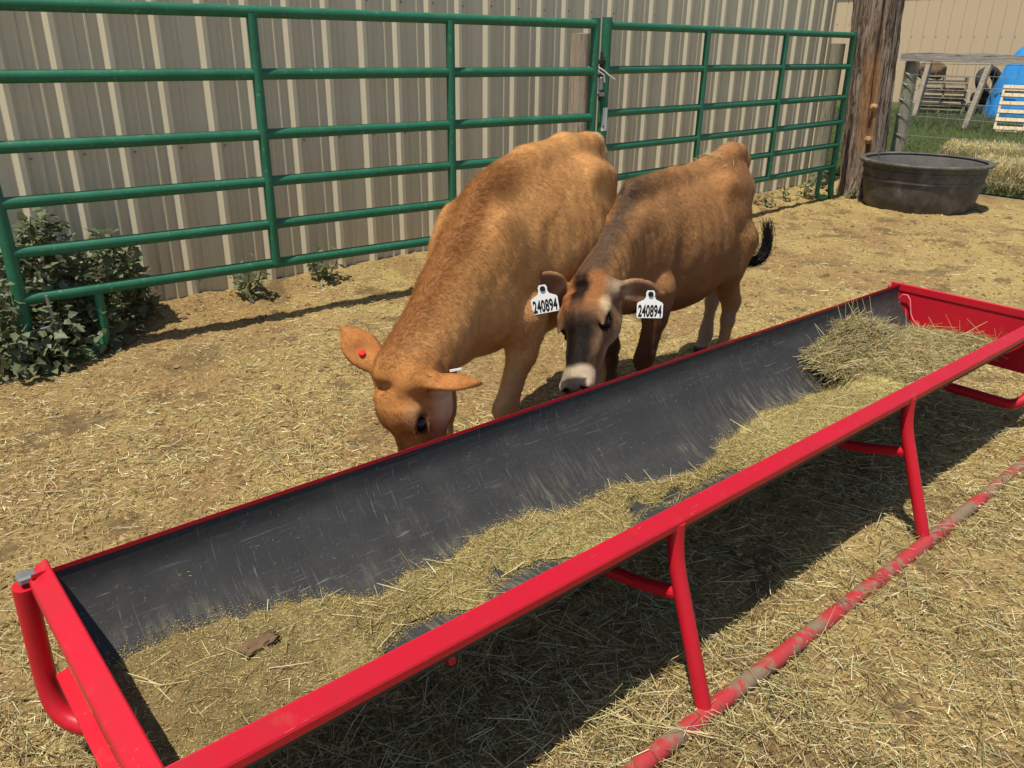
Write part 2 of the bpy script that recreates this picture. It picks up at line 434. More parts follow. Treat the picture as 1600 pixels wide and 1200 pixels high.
def straw_cols(n, rep, green=0.35, dark=0.2, g=rng):
    """base colours of single stems: bleached, yellow, olive and old brown ones"""
    pal = np.array([[0.76, 0.67, 0.40], [0.62, 0.50, 0.235], [0.47, 0.35, 0.14], [0.36, 0.33, 0.145], [0.22, 0.155, 0.07]])
    p = np.array([0.17, 0.80 - green * .6 - dark - 0.1, 0.10 + green * .25, green * .35, dark - .0]); p = np.clip(p, 0.02, 1); p /= p.sum()
    c = pal[g.choice(5, n, p=p)] * g.uniform(0.8, 1.18, (n, 1)) * (1 + g.normal(0, .05, (n, 3)))
    return np.repeat(np.clip(c, .01, .9), rep, 0)

# ================================================================== SETTING
A42 = R(42.0)
UB = np.array([math.cos(A42), math.sin(A42)]); NB = np.array([math.sin(A42), -math.cos(A42)])
B0 = np.array([-1.963, 4.304])
PITCHR = 0.2405; RIB0 = -0.5247
# trough frame
T_O = np.array([-0.4688, 0.81]); T_YAW = 0.7181; T_TILT = -0.0083; T_L, T_W, T_Z = 3.3583, 0.5806, 0.481
TE = np.array([math.cos(T_YAW), math.sin(T_YAW)]); TN = np.array([-math.sin(T_YAW), math.cos(T_YAW)])

def barn_d(x, y): return (x - B0[0]) * NB[0] + (y - B0[1]) * NB[1]
def fence_e(x, y): return (x - 4.08) * 0.748 + (y - 9.07) * 0.664
def gz(x, y):
    x = np.asarray(x, float); y = np.asarray(y, float)
    z = (fbm(x * 1.3, y * 1.3, oct=3, seed=3) - 0.5) * 0.05 + (fbm(x * 9, y * 9, oct=3, seed=8) - 0.5) * 0.026 + (fbm(x * 32, y * 32, oct=2, seed=4) - 0.5) * 0.020
    d = barn_d(x, y)
    bank = np.exp(-(np.clip(d - 0.02, -0.3, 9) / 0.17) ** 2) * (0.035 + 0.07 * fbm(x * 2.2, y * 2.2, oct=3, seed=21))
    k = sstep(0.15, -0.15, fence_e(x, y))
    return (z * sstep(40, 12, np.hypot(x, y)) + bank * sstep(-0.6, -0.1, d)) * k - 0.004 * (1 - k)
def hay(x, y):
    """how much hay litter covers the ground, 0..1"""
    a = (x - T_O[0]) * TE[0] + (y - T_O[1]) * TE[1]; b = (x - T_O[0]) * TN[0] + (y - T_O[1]) * TN[1]
    h = 0.95 * sstep(0.35, -0.1, b) + (1 - sstep(0.35, -0.1, b)) * (0.56 + 0.28 * sstep(1.8, 0.6, b))
    h = h - 0.22 * sstep(0.0, -2.4, x) * sstep(1.2, 2.4, y) + 0.14 * (fbm(x * 1.1, y * 1.1, oct=4, seed=31) - 0.5) * 2
    h = h - 0.36 * sstep(0.57, 0.68, fbm(x * 2.1 + 5, y * 2.1, oct=4, seed=77))
    return np.clip(h, 0.05, 1)

def axis(lo, hi, step, far, grow=1.18):
    c = list(np.arange(lo, hi + 1e-6, step)); s = step; v = hi
    while v < far: s *= grow; v += s; c.append(v)
    s = step; v = lo
    while v > -far: s *= grow; v -= s; c.insert(0, v)
    return np.array(c)
gx, gy = axis(-3.0, 4.2, 0.020, 220, 1.12), axis(0.6, 6.6, 0.020, 220, 1.035)
def dung(x, y): return sstep(0.64, 0.69, fbm(x * 5.5 + 2, y * 5.5 + 9, oct=4, seed=177)) * (0.45 + 0.55 * sstep(0.3, .6, fbm(x * 14, y * 14, oct=3, seed=178)))
GX, GY = np.meshgrid(gx, gy)
GZ = gz(GX, GY)
nx, ny = len(gx), len(gy)
idx = np.arange(nx * ny).reshape(ny, nx)
GF = np.stack([idx[:-1, :-1], idx[:-1, 1:], idx[1:, 1:], idx[1:, :-1]], -1).reshape(-1, 4)
hv = hay(GX, GY).reshape(-1); dv = dung(GX, GY).reshape(-1)
ground = obj('ground', np.stack([GX, GY, GZ], -1).reshape(-1, 3), GF, GROUND, None, True, np.stack([hv, dv, hv], -1))
tag(ground, kind='structure')

# lawn beyond the wire fence
t = NT('lawn_soil'); gcol = t.mix(t.noise(3, 6, 0.65, t.co()), (0.055, 0.085, 0.022), (0.11, 0.14, 0.04))
LAWN = t.done(gcol, 0.95, t.bump(t.noise(40, 5, 0.7, t.co()), 0.8, 0.05), 0.1)
FN = np.array([0.664, -0.748]); FE = np.array([0.748, 0.664]); FO = np.array([4.08, 9.07])
cs = [FO + FE * 0.45 - FN * 60, FO + FE * 0.45 + FN * 12, FO + FE * 160 + FN * 60, FO + FE * 160 - FN * 60]
tag(obj('lawn', np.array([(*c, 0.006) for c in cs]), [[0, 1, 2, 3]], LAWN), kind='structure')

# ------------------------------------------------------------------ ribbed barn beside the pen
barn = thing('barn', 'tan ribbed steel barn with tall vertical ribs rising behind the green corral panels', 'barn', (B0[0], B0[1], 0), A42)
def sheet_profile(nrib):
    p = []
    for k in range(nrib):
        c = (k + 0.5) * PITCHR
        for m_ in (1, 2):
            pass
        p += [(c - 0.040, 0), (c - 0.012, -0.030), (c + 0.012, -0.030), (c + 0.040, 0)]
        for q in (0.365, 0.635):
            x = c + PITCHR * q
            if not (k == nrib - 1 and x > nrib * PITCHR - 0.02):
                p += [(x - 0.017, 0), (x - 0.004, -0.0155), (x + 0.004, -0.0155), (x + 0.017, 0)]
    p = [(0.0, 0)] + p + [(nrib * PITCHR - 0.0015, 0)]
    return sorted(p, key=lambda a: a[0])
def sheet_mesh(nrib, H):
    p = sheet_profile(nrib); n = len(p)
    V = [(x, y, -0.06) for x, y in p] + [(x, y, H) for x, y in p] + [(x, y + 0.003, -0.06) for x, y in p] + [(x, y + 0.003, H) for x, y in p]
    F = [[i, i + 1, n + i + 1, n + i] for i in range(n - 1)] + [[2 * n + i + 1, 2 * n + i, 3 * n + i, 3 * n + i + 1] for i in range(n - 1)]
    F += [[0, n, 3 * n, 2 * n], [n - 1, 3 * n - 1, 4 * n - 1, 2 * n - 1][::1]]
    return np.array(V), F
V, F = sheet_mesh(4, 3.4)
sheet0 = obj('siding_sheet', V, F, BARN, barn)
s0 = RIB0 - 0.5 * PITCHR - 4 * PITCHR * 2
sheet0.location = (s0, 0, 0)
ns = 9
for k in range(1, ns):
    c = sheet0.copy(); COL.objects.link(c); c.parent = barn; c.location = (s0 + k * 4 * PITCHR, 0, 0)
s_end = s0 + ns * 4 * PITCHR
V, F = sheet_mesh(3, 3.4); last = obj('siding_sheet', V, F, BARN, barn); last.location = (s_end, 0, 0); s_end += 3 * PITCHR
b = MB().prism([(0, 0.004), (0, -0.03), (0.055, -0.03), (0.055, 0.12), (0.05, 0.12), (0.05, 0.004)], (0, 0, 3.46), (s_end, 0, -0.06), (1, 0, 0), (0, 1, 0))
b.build('corner_trim', BARN, barn)
MB().box((s_end + 0.03, 3.1, 1.67), (0.02, 5.9, 3.46)).build('end_wall', BARN, barn)
MB().prism([(-0.03, 3.41), (3.2, 4.5), (3.2, 4.62), (-0.03, 3.5)], (s_end - s0 + 0.1, 0, 0), (s0, 0, 0), (0, 1, 0), (0, 0, 1)).build('roof', SHED, barn)
b = MB()
for k in range(-6, 34):
    for zz in (0.13, 0.86, 1.62, 2.4):
        b.box((RIB0 + k * PITCHR + 0.047, -0.004, zz + 0.01 * random.random()), (0.009, 0.008, 0.009))
tag(b.build('screw', STEEL, barn), kind='stuff')

# ------------------------------------------------------------------ tan building far behind
shed = thing('steel_building', 'long tan steel building in the sun beyond the grass and pallets', 'building', (12.6, 23.2, 0), math.atan2(FN[1], FN[0]))
pw = 0.335
pm = MB().prism([(0.0, 0.016), (0.010, 0.0), (pw - 0.010, 0.0), (pw, 0.016), (pw, 0.06), (0, 0.06)], (0, 0, 3.0), (0, 0, -0.05), (1, 0, 0), (0, 1, 0))
pan0 = pm.build('wall_panel', SHED, shed); pan0.location = (-8.0, 0, 0)
for k in range(1, 52):
    c = pan0.copy(); COL.objects.link(c); c.parent = shed; c.location = (-8.0 + k * pw, 0, 0)
b = MB()
for k in range(52): b.box((-8.0 + k * pw + 0.04, -0.003, 1.75), (0.02, 0.008, 0.02))
tag(b.build('screw', DARKTRIM, shed), kind='stuff')
MB().box((0.7, -0.02, 3.02), (17.6, 0.16, 0.14)).build('eave_trim', DARKTRIM, shed)
MB().prism([(-0.1, 3.1), (5, 4.6), (5, 4.7), (-0.1, 3.2)], (17.6, 0, 0), (-8.1, 0, 0), (0, 1, 0), (0, 0, 1)).build('roof', SHED, shed)
MB().box((0.7, 2.6, 1.4), (17.4, 5.0, 2.9)).build('wall', SHED, shed)

# ------------------------------------------------------------------ green corral panel and gate
RZ = (1.52, 1.247, 0.971, 0.742, 0.527, 0.318)
def rail_pts(x0, x1, z, sag=0.0):
    return [(x0 + (x1 - x0) * i / 8, 0, z + sag * math.sin(math.pi * i / 8)) for i in range(9)]
pan = thing('corral_panel', 'long green pipe corral panel with six rails along the barn, weeds at its left end', 'corral panel', (-2.13, 3.51, 0), math.atan2(0.605, 0.796), 'green pipe corral panels')
for z in RZ:
    shade_auto(MB().tube(rail_pts(-0.085, 3.27, z, random.uniform(-.004, .004)), 0.0265, 16).build('rail', GREEN, pan))
shade_auto(MB().tube([(-0.095, -0.0, 1.55), (-0.09, 0, 1.2), (-0.08, 0, 0.5), (-0.08, 0, 0.22), (-0.095, 0, 0.10), (-0.13, 0, 0.0)], 0.0285, 16).build('end_post', GREEN, pan))
for s in (1.10, 2.205):
    shade_auto(MB().tube([(s, -0.012, 1.515), (s, -0.012, 0.318)], 0.0245, 14).build('upright', GREEN, pan))
shade_auto(MB().tube([(3.285, 0, 1.555), (3.285, 0, 0.02)], 0.0285, 16).build('end_post', GREEN, pan))
def foot(x, sgn, par):
    pts = [(x, 0, 0.30), (x, 0, 0.12)] + [(x + sgn * (0.06 - 0.06 * math.cos(a)), 0, 0.12 - 0.09 * math.sin(a)) for a in [0.3, 0.7, 1.1, 1.57]] + [(x + sgn * 0.2, 0, 0.025)]
    shade_auto(MB().tube(pts, 0.022, 12).build('foot_loop', GREEN, par))
foot(0.235, -1, pan); foot(3.05, 1, pan)
shade_auto(MB().tube([(0.02, -0.03, 0.33), (0.035, -0.03, 0.11)], 0.008, 8).build('hinge_pin', STEEL, pan))
shade_auto(MB().tube([(-0.09, -0.03, 0.175), (0.075, -0.03, 0.19)], 0.005, 8).build('hinge_wire', STEEL, pan))

gate = thing('corral_panel', 'shorter green pipe gate with white sticker on its post, ending at the log', 'corral panel', (0.595, 5.815, 0), math.atan2(0.698, 0.716), 'green pipe corral panels')
for z in RZ:
    shade_auto(MB().tube(rail_pts(0, 3.60, z, random.uniform(-.004, .004)), 0.0255, 16).build('rail', GREEN, gate))
shade_auto(MB().tube([(-0.012, 0, 1.57), (-0.005, 0, 0.02)], 0.034, 18).build('end_post', GREEN, gate))
shade_auto(MB().tube([(3.58, 0, 1.55), (3.60, 0, 1.2), (3.60, 0, 0.3), (3.62, 0, 0.10), (3.66, 0, 0.005)], 0.029, 16).build('end_post', GREEN, gate))
for s in (1.144, 2.314):
    shade_auto(MB().tube([(s, -0.012, 1.515), (s, -0.012, 0.318)], 0.0235, 14).build('upright', GREEN, gate))
foot(3.34, 1, gate)
# sticker wraps the face of the post
pts = [(-0.008 + 0.0347 * math.cos(a), 0.0347 * math.sin(a)) for a in np.linspace(R(-150), R(-75), 7)]
V = [(x, y, 0.862) for x, y in pts] + [(x, y, 1.012) for x, y in pts]
stk = obj('sticker', np.array(V), [[i, i + 1, 8 + i, 7 + i] for i in range(6)], WHITEP, gate)
V = [(-0.008 + 0.0351 * math.cos(a), 0.0351 * math.sin(a), z) for z in (0.882, 0.90) for a in (R(-128), R(-118))]
obj('smudge', np.array(V), [[0, 1, 3, 2]], BLACKP, stk)
# latch between panel and gate
lat = MB().box((-0.062, 0, 1.30), (0.07, 0.05, 0.03), None, 0.004).box((-0.062, 0, 1.215), (0.075, 0.05, 0.022), None, 0.004).tube([(-0.066, -0.012, 1.36), (-0.066, -0.012, 1.06)], 0.010, 10)
lat.build('latch', DARKTRIM, gate)
MB().box((-0.075, -0.03, 1.165), (0.03, 0.02, 0.085), None, 0.006).box((-0.072, -0.028, 1.10), (0.055, 0.03, 0.03), None, 0.005).build('chain_link', STEEL, gate)
pts = [(-0.16, -0.045, 1.275), (-0.12, -0.05, 1.262), (-0.075, -0.05, 1.245), (-0.03, -0.05, 1.22), (0.045, -0.045, 1.19)]
w = MB().tube(pts, 0.0055, 8).tube([(-0.16, -0.045, 1.255), (-0.11, -0.05, 1.236), (-0.08, -0.053, 1.22), (-0.07, -0.053, 1.175)], 0.0055, 8).tube([(-0.165, -0.045, 1.28), (-0.18, 0.0, 1.268), (-0.16, -0.042, 1.25)], 0.0055, 8)
shade_auto(w.build('wire_tie', WHITEP, gate))

# ------------------------------------------------------------------ wooden posts
def round_post(name, loc, r0, r1, H, mat, label, seed, lean=(0, 0), n=28, flat=0.10):
    ang = np.linspace(0, 2 * math.pi, n, endpoint=False); zs = np.linspace(-0.1, H, 16)
    V = []
    for z in zs:
        t_ = max(z, 0) / H; r_ = r0 + (r1 - r0) * t_
        rr = r_ * (1 + flat * (fbm(np.cos(ang) * 2 + seed, np.sin(ang) * 2, np.full(n, z * 0.7), 4, seed) - 0.5) * 2)
        V += [(lean[0] * z + a * math.cos(q), lean[1] * z + a * math.sin(q), z) for a, q in zip(rr, ang)]
    k = len(zs); F = [[i * n + j, i * n + (j + 1) % n, (i + 1) * n + (j + 1) % n, (i + 1) * n + j] for i in range(k - 1) for j in range(n)]
    top = len(V)
    V.append((lean[0] * H, lean[1] * H, H + 0.004)); F += [[(k - 1) * n + j, (k - 1) * n + (j + 1) % n, top] for j in range(n)]
    o = obj(name, np.array(V), F, mat, None, False, loc=loc); shade_auto(o, 55)
    return tag(o, label, 'post')
round_post('wooden_post', (0.43, 5.83, 0), 0.078, 0.066, 1.47, WOODB, 'short round wooden post with grey top standing behind the joint of the two green panels', 5, (-0.008, 0.0))
round_post('wooden_post', (3.235, 8.92, 0), 0.083, 0.078, 1.45, WOODT, 'old greyish fence post between the barn corner and the end of the green gate', 9, (0.004, 0))

n = 150; ang = np.linspace(0, 2 * math.pi, n, endpoint=False); zs = np.linspace(-0.1, 2.6, 130)
V = []; C = []
for z in zs:
    r_ = 0.195 + 0.030 * max(z, 0) / 1.8 + 0.05 * math.exp(-max(z, 0) / 0.15)
    slab = np.floor((ang + 0.35 * np.sin(ang * 2 + 1) + 0.05 * math.sin(z * 2)) / (2 * math.pi) * 13)
    ph = (ang + 0.35 * np.sin(ang * 2 + 1) + 0.05 * math.sin(z * 2)) / (2 * math.pi) * 13 % 1.0
    groove = -0.075 * np.exp(-((np.minimum(ph, 1 - ph)) / 0.085) ** 2)
    off = (_hash(slab, slab * 0, slab * 0, 4) - 0.5) * 0.035
    nz = (fbm(np.cos(ang) * 5, np.sin(ang) * 5, np.full(n, z * 2.0), 4, 61) - 0.5) * 0.045 + (fbm(np.cos(ang) * 22, np.sin(ang) * 22, np.full(n, z * 9), 3, 63) - 0.5) * 0.022
    rr = r_ + groove + off + nz
    V += [(a * math.cos(q) - 0.085 * z, a * math.sin(q), z) for a, q in zip(rr, ang)]
    d_ = np.abs(((ang - R(-110) + math.pi) % (2 * math.pi)) - math.pi)
    rust = sstep(0.50, 0.20, d_ + 0.25 * (fbm(np.cos(ang) * 4, np.sin(ang) * 4, np.full(n, z * 2.2), 3, 5) - 0.5)) * (0.15 + 0.85 * sstep(1.5, 1.2, z)) * sstep(0.3, 0.5, z)
    C += [(q, q, q) for q in rust]
k = len(zs); F = np.array([[i * n + j, i * n + (j + 1) % n, (i + 1) * n + (j + 1) % n, (i + 1) * n + j] for i in range(k - 1) for j in range(n)])
logp = thing('log_post', 'big weathered log gatepost with deep splits and an orange brown streak beside the black tank', 'post', (3.62, 8.64, 0))
obj('log', np.array(V), F, LOG, logp, False, np.array(C)); shade_auto(logp.children[0] if logp.children else bpy.data.objects['log'], 50)
for (a, z) in ((R(-96), 0.885), (R(-104), 0.575)):
    rr = 0.195
    cx_, cy_ = -0.085 * z, 0
    shade_auto(MB().tube([(cx_ + q * math.cos(a), q * math.sin(a), z + dz) for q, dz in ((rr, -.012), (rr + .028, -.002), (rr + .042, .004))], [0.042, 0.030, 0.016], 9).build('knot', KNOT, logp))

# ------------------------------------------------------------------ wire fence with a top board
wf = thing('wire_fence', 'woven wire stock fence with a grey top board behind the black tank', 'fence', (FO[0], FO[1], 0), math.atan2(FN[1], FN[0]))
def post_mesh(x, r, H, mat):
    b = MB()
    b.tube([(x, 0.075, -0.1), (x, 0.075, 0.5), (x - 0.01, 0.075, H)], [r * 1.05, r, r * 0.95], 16)
    return shade_auto(b.build('post', mat, wf), 50)
post_mesh(0.0, 0.068, 1.30, WOODT); post_mesh(2.4, 0.065, 1.30, WOODT)
tb = MB()
N_ = 14
for i in range(N_):
    x0 = -0.10 + 2.75 * i / N_; x1 = -0.10 + 2.75 * (i + 1) / N_
prof_b = [(x, 1.372 + 0.006 * math.sin(x * 3) + 0.004 * math.sin(x * 11)) for x in np.linspace(-0.10, 2.65, 24)] + [(x, 1.290 + 0.006 * math.sin(x * 2.2 + 1)) for x in np.linspace(2.65, -0.10, 24)]
MB().prism(prof_b, (0, 0.038, 0), (0, -0.030, 0), (1, 0, 0), (0, 0, 1)).build('top_board', mat_wood('board_grain', (0.30, 0.27, 0.235), (0.48, 0.45, 0.40), (0.15, 0.13, 0.11), (0.7, 14, 14)), wf)
WZ = (1.275, 1.17, 1.065, 0.91, 0.758, 0.57, 0.384, 0.20, 0.06)
for z in WZ:
    MB().tube([(x, -0.004 + 0.004 * math.sin(x * 7 + z), z + 0.005 * math.sin(x * 3 + z * 9)) for x in np.linspace(-0.06, 2.6, 18)], 0.0022, 6).build('horizontal_wire', WIRE, wf)
for k in range(14):
    x = 0.10 + 0.185 * k
    MB().tube([(x + 0.012 * math.sin(k * 2.1 + z * 3), 0.003, z) for z in np.linspace(0.04, 1.28, 12)], 0.0019, 6).build('vertical_wire', WIRE, wf)
for z in WZ[1:7]:
    pts = [(0.0 + 0.075 * math.sin(a), 0.075 - 0.075 * math.cos(a), z - 0.03 * a) for a in np.linspace(-0.7, 1.9, 8)]
    MB().tube(pts, 0.0035, 6).build('wire_wrap', WIRE, wf)

# ------------------------------------------------------------------ black stock tank
tank = thing('stock_tank', 'round black rubber stock tank with a rolled rim standing beside the log post', 'stock tank', (3.905, 7.97, 0))
TK = 0.875
def lathe(prof, n=72, wob=0.0, seed=1):
    ang = np.linspace(0, 2 * math.pi, n, endpoint=False); V = []
    for r_, z in prof:
        w = 1 + wob * (fbm(np.cos(ang) * 1.5, np.sin(ang) * 1.5, np.full(n, z), 3, seed) - 0.5)
        V += [(a * r_ * math.cos(q), a * r_ * math.sin(q), z) for a, q in zip(w, ang)]
    k = len(prof); F = [[i * n + j, i * n + (j + 1) % n, (i + 1) * n + (j + 1) % n, (i + 1) * n + j] for i in range(k - 1) for j in range(n)]
    return np.array(V), np.array(F)
K_ = lambda p: [(r_ * TK if r_ > .01 else r_, z) for r_, z in p]
V, F = lathe(K_([(0.0001, 0.0), (0.53, 0.0), (0.55, 0.02), (0.575, 0.13), (0.60, 0.26), (0.612, 0.268), (0.612, 0.285), (0.604, 0.293), (0.612, 0.345), (0.622, 0.35), (0.622, 0.365), (0.616, 0.371), (0.628, 0.425), (0.620, 0.43)]), 96, 0.03)
shade_auto(obj('tub', V, F, TANK, tank), 35)
V, F = lathe(K_([(0.620, 0.43), (0.60, 0.40), (0.585, .25), (0.55, 0.06), (0.52, 0.03), (0.0001, 0.025)]), 96, 0.03)
shade_auto(obj('inside', V, F, TANKIN, tank), 35)
V, F = lathe(K_([(0.622, 0.415), (0.660, 0.412), (0.672, 0.425), (0.668, 0.440), (0.65, 0.447), (0.622, 0.446), (0.606, 0.437), (0.610, 0.424), (0.622, 0.415)]), 96, 0.035)
shade_auto(obj('rim', V, F, TANK, tank), 60)

# ------------------------------------------------------------------ hay bales behind the tank
def bale(label, loc, rot, size, seed):
    g = np.random.default_rng(seed)
    t_ = thing('hay_bale', label, 'hay bale', loc, rot, 'hay bales behind the tank')
    nu = (14, 8, 8); V = []; Fq = []
    def face(o, a, b, na, nb_):
        base = len(V)
        for i in range(na + 1):
            for j in range(nb_ + 1): V.append(np.array(o) + np.array(a) * i / na + np.array(b) * j / nb_)
        for i in range(na):
            for j in range(nb_): Fq.append([base + i * (nb_ + 1) + j, base + (i + 1) * (nb_ + 1) + j, base + (i + 1) * (nb_ + 1) + j + 1, base + i * (nb_ + 1) + j + 1])
    x, y, z = size
    face((-x/2, -y/2, 0), (x, 0, 0), (0, 0, z), 16, 8); face((-x/2, y/2, 0), (0, 0, z), (x, 0, 0), 8, 16)
    face((-x/2, -y/2, 0), (0, 0, z), (0, y, 0), 8, 8); face((x/2, -y/2, 0), (0, y, 0), (0, 0, z), 8, 8)
    face((-x/2, -y/2, z), (x, 0, 0), (0, y, 0), 16, 8)
    V = np.array(V); c = V - np.array([0, 0, z/2]); q = np.abs(c) / np.array([x/2, y/2, z/2])
    rnd = np.sum(q ** 6, 1) ** (1/6); c = c / np.maximum(rnd, 0.9)[:, None]
    V = c + np.array([0, 0, z/2]) + (fbm(V[:, 0]*9, V[:, 1]*9, V[:, 2]*9, 3, seed) - 0.5)[:, None] * 0.05 * unit(c)
    cols = np.array([[0.30, 0.25, 0.11]]) * (0.6 + 0.8 * fbm(V[:, 0]*30, V[:, 1]*30, V[:, 2]*30, 2, seed))[:, None]
    body = obj('bale_body', V, np.array(Fq), CHAFF, t_, True, cols)
    N = 2600; fi = g.integers(0, len(Fq), N); Q = V[np.array(Fq)[fi]]; w = g.dirichlet((1, 1, 1, 1), N); P = (Q * w[:, :, None]).sum(1)
    nrm = unit(np.cross(Q[:, 1] - Q[:, 0], Q[:, 3] - Q[:, 0])); sgn = np.sign(np.sum(nrm * (P - np.array([0, 0, z/2])), 1)); nrm *= sgn[:, None]
    D = unit(g.normal(size=(N, 3)) * np.array([0.5, 1, 1]) + nrm * 0.25); L = g.uniform(0.03, 0.11, N)
    Vb, Fb = blades(P - D * (L * 0.5)[:, None] + nrm * 0.006, D, L, g.uniform(0.003, 0.006, N), g.normal(0, 0.01, (N, 3)), unit(nrm + g.normal(0, .3, (N, 3))))
    tag(obj('loose_straw', Vb, Fb, STRAW, t_, False, straw_cols(N, 6, 0.5, 0.15, g)), kind='stuff')
bale('pale green hay bale lying in the grass directly behind the black tank', (5.42, 9.75, 0.02), R(-30), (0.86, 0.48, 0.40), 3)
bale('yellower loose hay bale nearest the fence right of the black tank', (5.36, 9.0, 0.0), R(-52), (0.80, 0.46, 0.33), 4)

# ------------------------------------------------------------------ pallets, timber, tyres and tarp in the yard
def pallet(label, group, wood):
    t_ = thing('pallet', label, 'pallet', (0, 0, 0), 0, group)
    w, d = 1.22, 1.0
    for y in (-d/2 + 0.02, 0, d/2 - 0.02):
        MB().box((0, y, 0.07), (w, 0.04, 0.09)).build('stringer', wood, t_)
    for k in range(6):
        x = -w/2 + 0.05 + (w - 0.1) * k / 5
        MB().box((x, 0, 0.124 + 0.002 * (k % 2)), (0.095, d, 0.018)).build('deck_board', wood, t_)
    for x in (-w/2 + 0.05, 0, w/2 - 0.05):
        MB().box((x, 0, 0.016), (0.095, d, 0.018)).build('base_board', wood, t_)
    return t_
ycam = math.atan2(0.44, 0.9)
p0 = pallet('weathered wooden pallet at the bottom of the stack against the tan building', 'stacked grey pallets', WOODD)
sx, sy, sr = 10.15, 20.6, R(64)
p0.location = (sx, sy, 0.01); p0.rotation_euler = (0, 0, sr)
ords = ('second lowest weathered pallet in the stack by the tan building', 'middle weathered pallet in the stack by the tan building', 'second highest weathered pallet in the stack by the tan building', 'weathered pallet on top of the stack under the clump of old hay')
for k in range(4):
    c = copy_tree(p0, None, (sx + random.uniform(-.05, .05), sy + random.uniform(-.05, .05), 0.01 + 0.178 * (k + 1)), sr + random.uniform(-.05, .05)); c['label'] = ords[k]
    for ch in c.children: pass
lp = pallet('pale wooden pallet leaning back in front of the blue tarp', 'leaning pale pallet', WOODP)
lp.location = (9.62, 16.1, 0.33); lp.rotation_euler = (Matrix.Rotation(R(-30), 3, 'Z') @ Matrix.Rotation(R(38), 3, 'X') @ Matrix.Rotation(R(90), 3, 'Z') ).to_euler()
for ch in list(bpy.data.objects):
    if ch.parent == lp: pass
# old hay clump on the stack
def lumps(name, loc, size, mat, seed, cols=None, n=26, fr=2.5, am=0.7):
    th = np.linspace(0, math.pi, n // 2); ph = np.linspace(0, 2 * math.pi, n, endpoint=False)
    TH, PH = np.meshgrid(th, ph, indexing='ij')
    X, Y, Z = np.sin(TH) * np.cos(PH), np.sin(TH) * np.sin(PH), np.cos(TH)
    q_ = (np.abs(X) ** 4 + np.abs(Y) ** 4 + np.abs(Z) ** 4) ** -0.25; d = (0.35 + 0.65 * q_) * (1 + am * (fbm(X * fr + seed, Y * fr, Z * fr, 4, seed) - 0.5))
    V = np.stack([X * d * size[0], Y * d * size[1], Z * d * size[2]], -1).reshape(-1, 3)
    k = len(th); F = np.array([[i * n + j, (i + 1) * n + j, (i + 1) * n + (j + 1) % n, i * n + (j + 1) % n] for i in range(k - 1) for j in range(n)])
    return obj(name, V, F, mat, None, True, loc=loc)
tag(lumps('hay_clump', (9.80, 20.6, 0.97), (0.30, 0.26, 0.20), SOILC, 5), 'clump of old brown hay lying on top of the pallet stack', 'hay')
def plank(name, a, b, w, th, mat, label, cat):
    a = Vector(a); b = Vector(b); d = (b - a); L = d.length; q = d.to_track_quat('Z', 'X').to_matrix()
    o = MB().box((0, 0, L / 2), (w, th, L), None, min(w, th) * 0.12).build(name, mat); o.location = a; o.rotation_euler = q.to_euler()
    return tag(o, label, cat)
plank('timber', (9.0, 19.3, 0.0), (9.25, 19.6, 1.15), 0.20, 0.10, WOODB, 'reddish brown timber propped at the left end of the pallet stack', 'timber')
plank('fence_post', (8.63, 16.35, 0.0), (8.98, 16.6, 1.18), 0.10, 0.10, WOODD, 'dark leaning post in front of the tyres at the edge of the blue tarp', 'post')
def tyre(label, loc, tilt):
    pr = [(0.20, -0.09), (0.30, -0.11), (0.36, -0.09), (0.375, 0), (0.36, 0.09), (0.30, 0.11), (0.20, 0.09), (0.19, 0), (0.20, -0.09)]
    V, F = lathe(pr, 28); o = obj('tyre', V, F, TYRE, None, True, loc=loc); o.rotation_euler = tilt
    return tag(o, label, 'tyre', 'old tyres beside the pallets')
tyre('old black tyre lying lowest in the pile right of the pallet stack', (11.35, 20.9, 0.12), (0, 0, 0))
tyre('old black tyre in the middle of the pile right of the pallet stack', (11.4, 20.85, 0.35), (0.05, 0.04, 0))
tyre('old black tyre leaning upright on top of the pile right of the pallets', (11.3, 20.75, 0.72), (R(70), 0.1, R(20)))
# tarp over a round stack
n = 64; zs = [0.02, 0.3, 0.7, 1.05, 1.35, 1.55, 1.70, 1.80, 1.86, 1.88]; rs = [1.22, 1.18, 1.12, 1.05, 0.95, 0.82, 0.66, 0.46, 0.22, 0.001]
ang = np.linspace(0, 2 * math.pi, n, endpoint=False); V = []
for z, r_ in zip(zs, rs):
    fold = 1 + 0.09 * (fbm(np.cos(ang) * 6, np.sin(ang) * 6, np.full(n, z * 0.6), 3, 12) - 0.5) * 2 * (1.2 - z / 2.2) + 0.02 * np.sin(ang * 23 + 2 * np.sin(ang * 5)) * (z < 1.5)
    V += [(r_ * a * math.cos(q) * 1.25, r_ * a * math.sin(q), z) for a, q in zip(fold, ang)]
k = len(zs); F = np.array([[i * n + j, i * n + (j + 1) % n, (i + 1) * n + (j + 1) % n, (i + 1) * n + j] for i in range(k - 1) for j in range(n)])
tarp = thing('tarp_stack', 'rounded stack covered by a bright blue tarp beyond the leaning pallet', 'tarp', (12.15, 19.1, 0), R(-40))
obj('tarp', np.array(V), F, TARP, tarp, True)
MB().tube([(1.18 * 1.25 * math.cos(q) * 1.01, 1.18 * math.sin(q) * 1.01, 0.55 + 0.03 * math.sin(5 * q)) for q in np.linspace(0, 2 * math.pi, 40)], 0.012, 6).build('rope', WIRE, tarp)

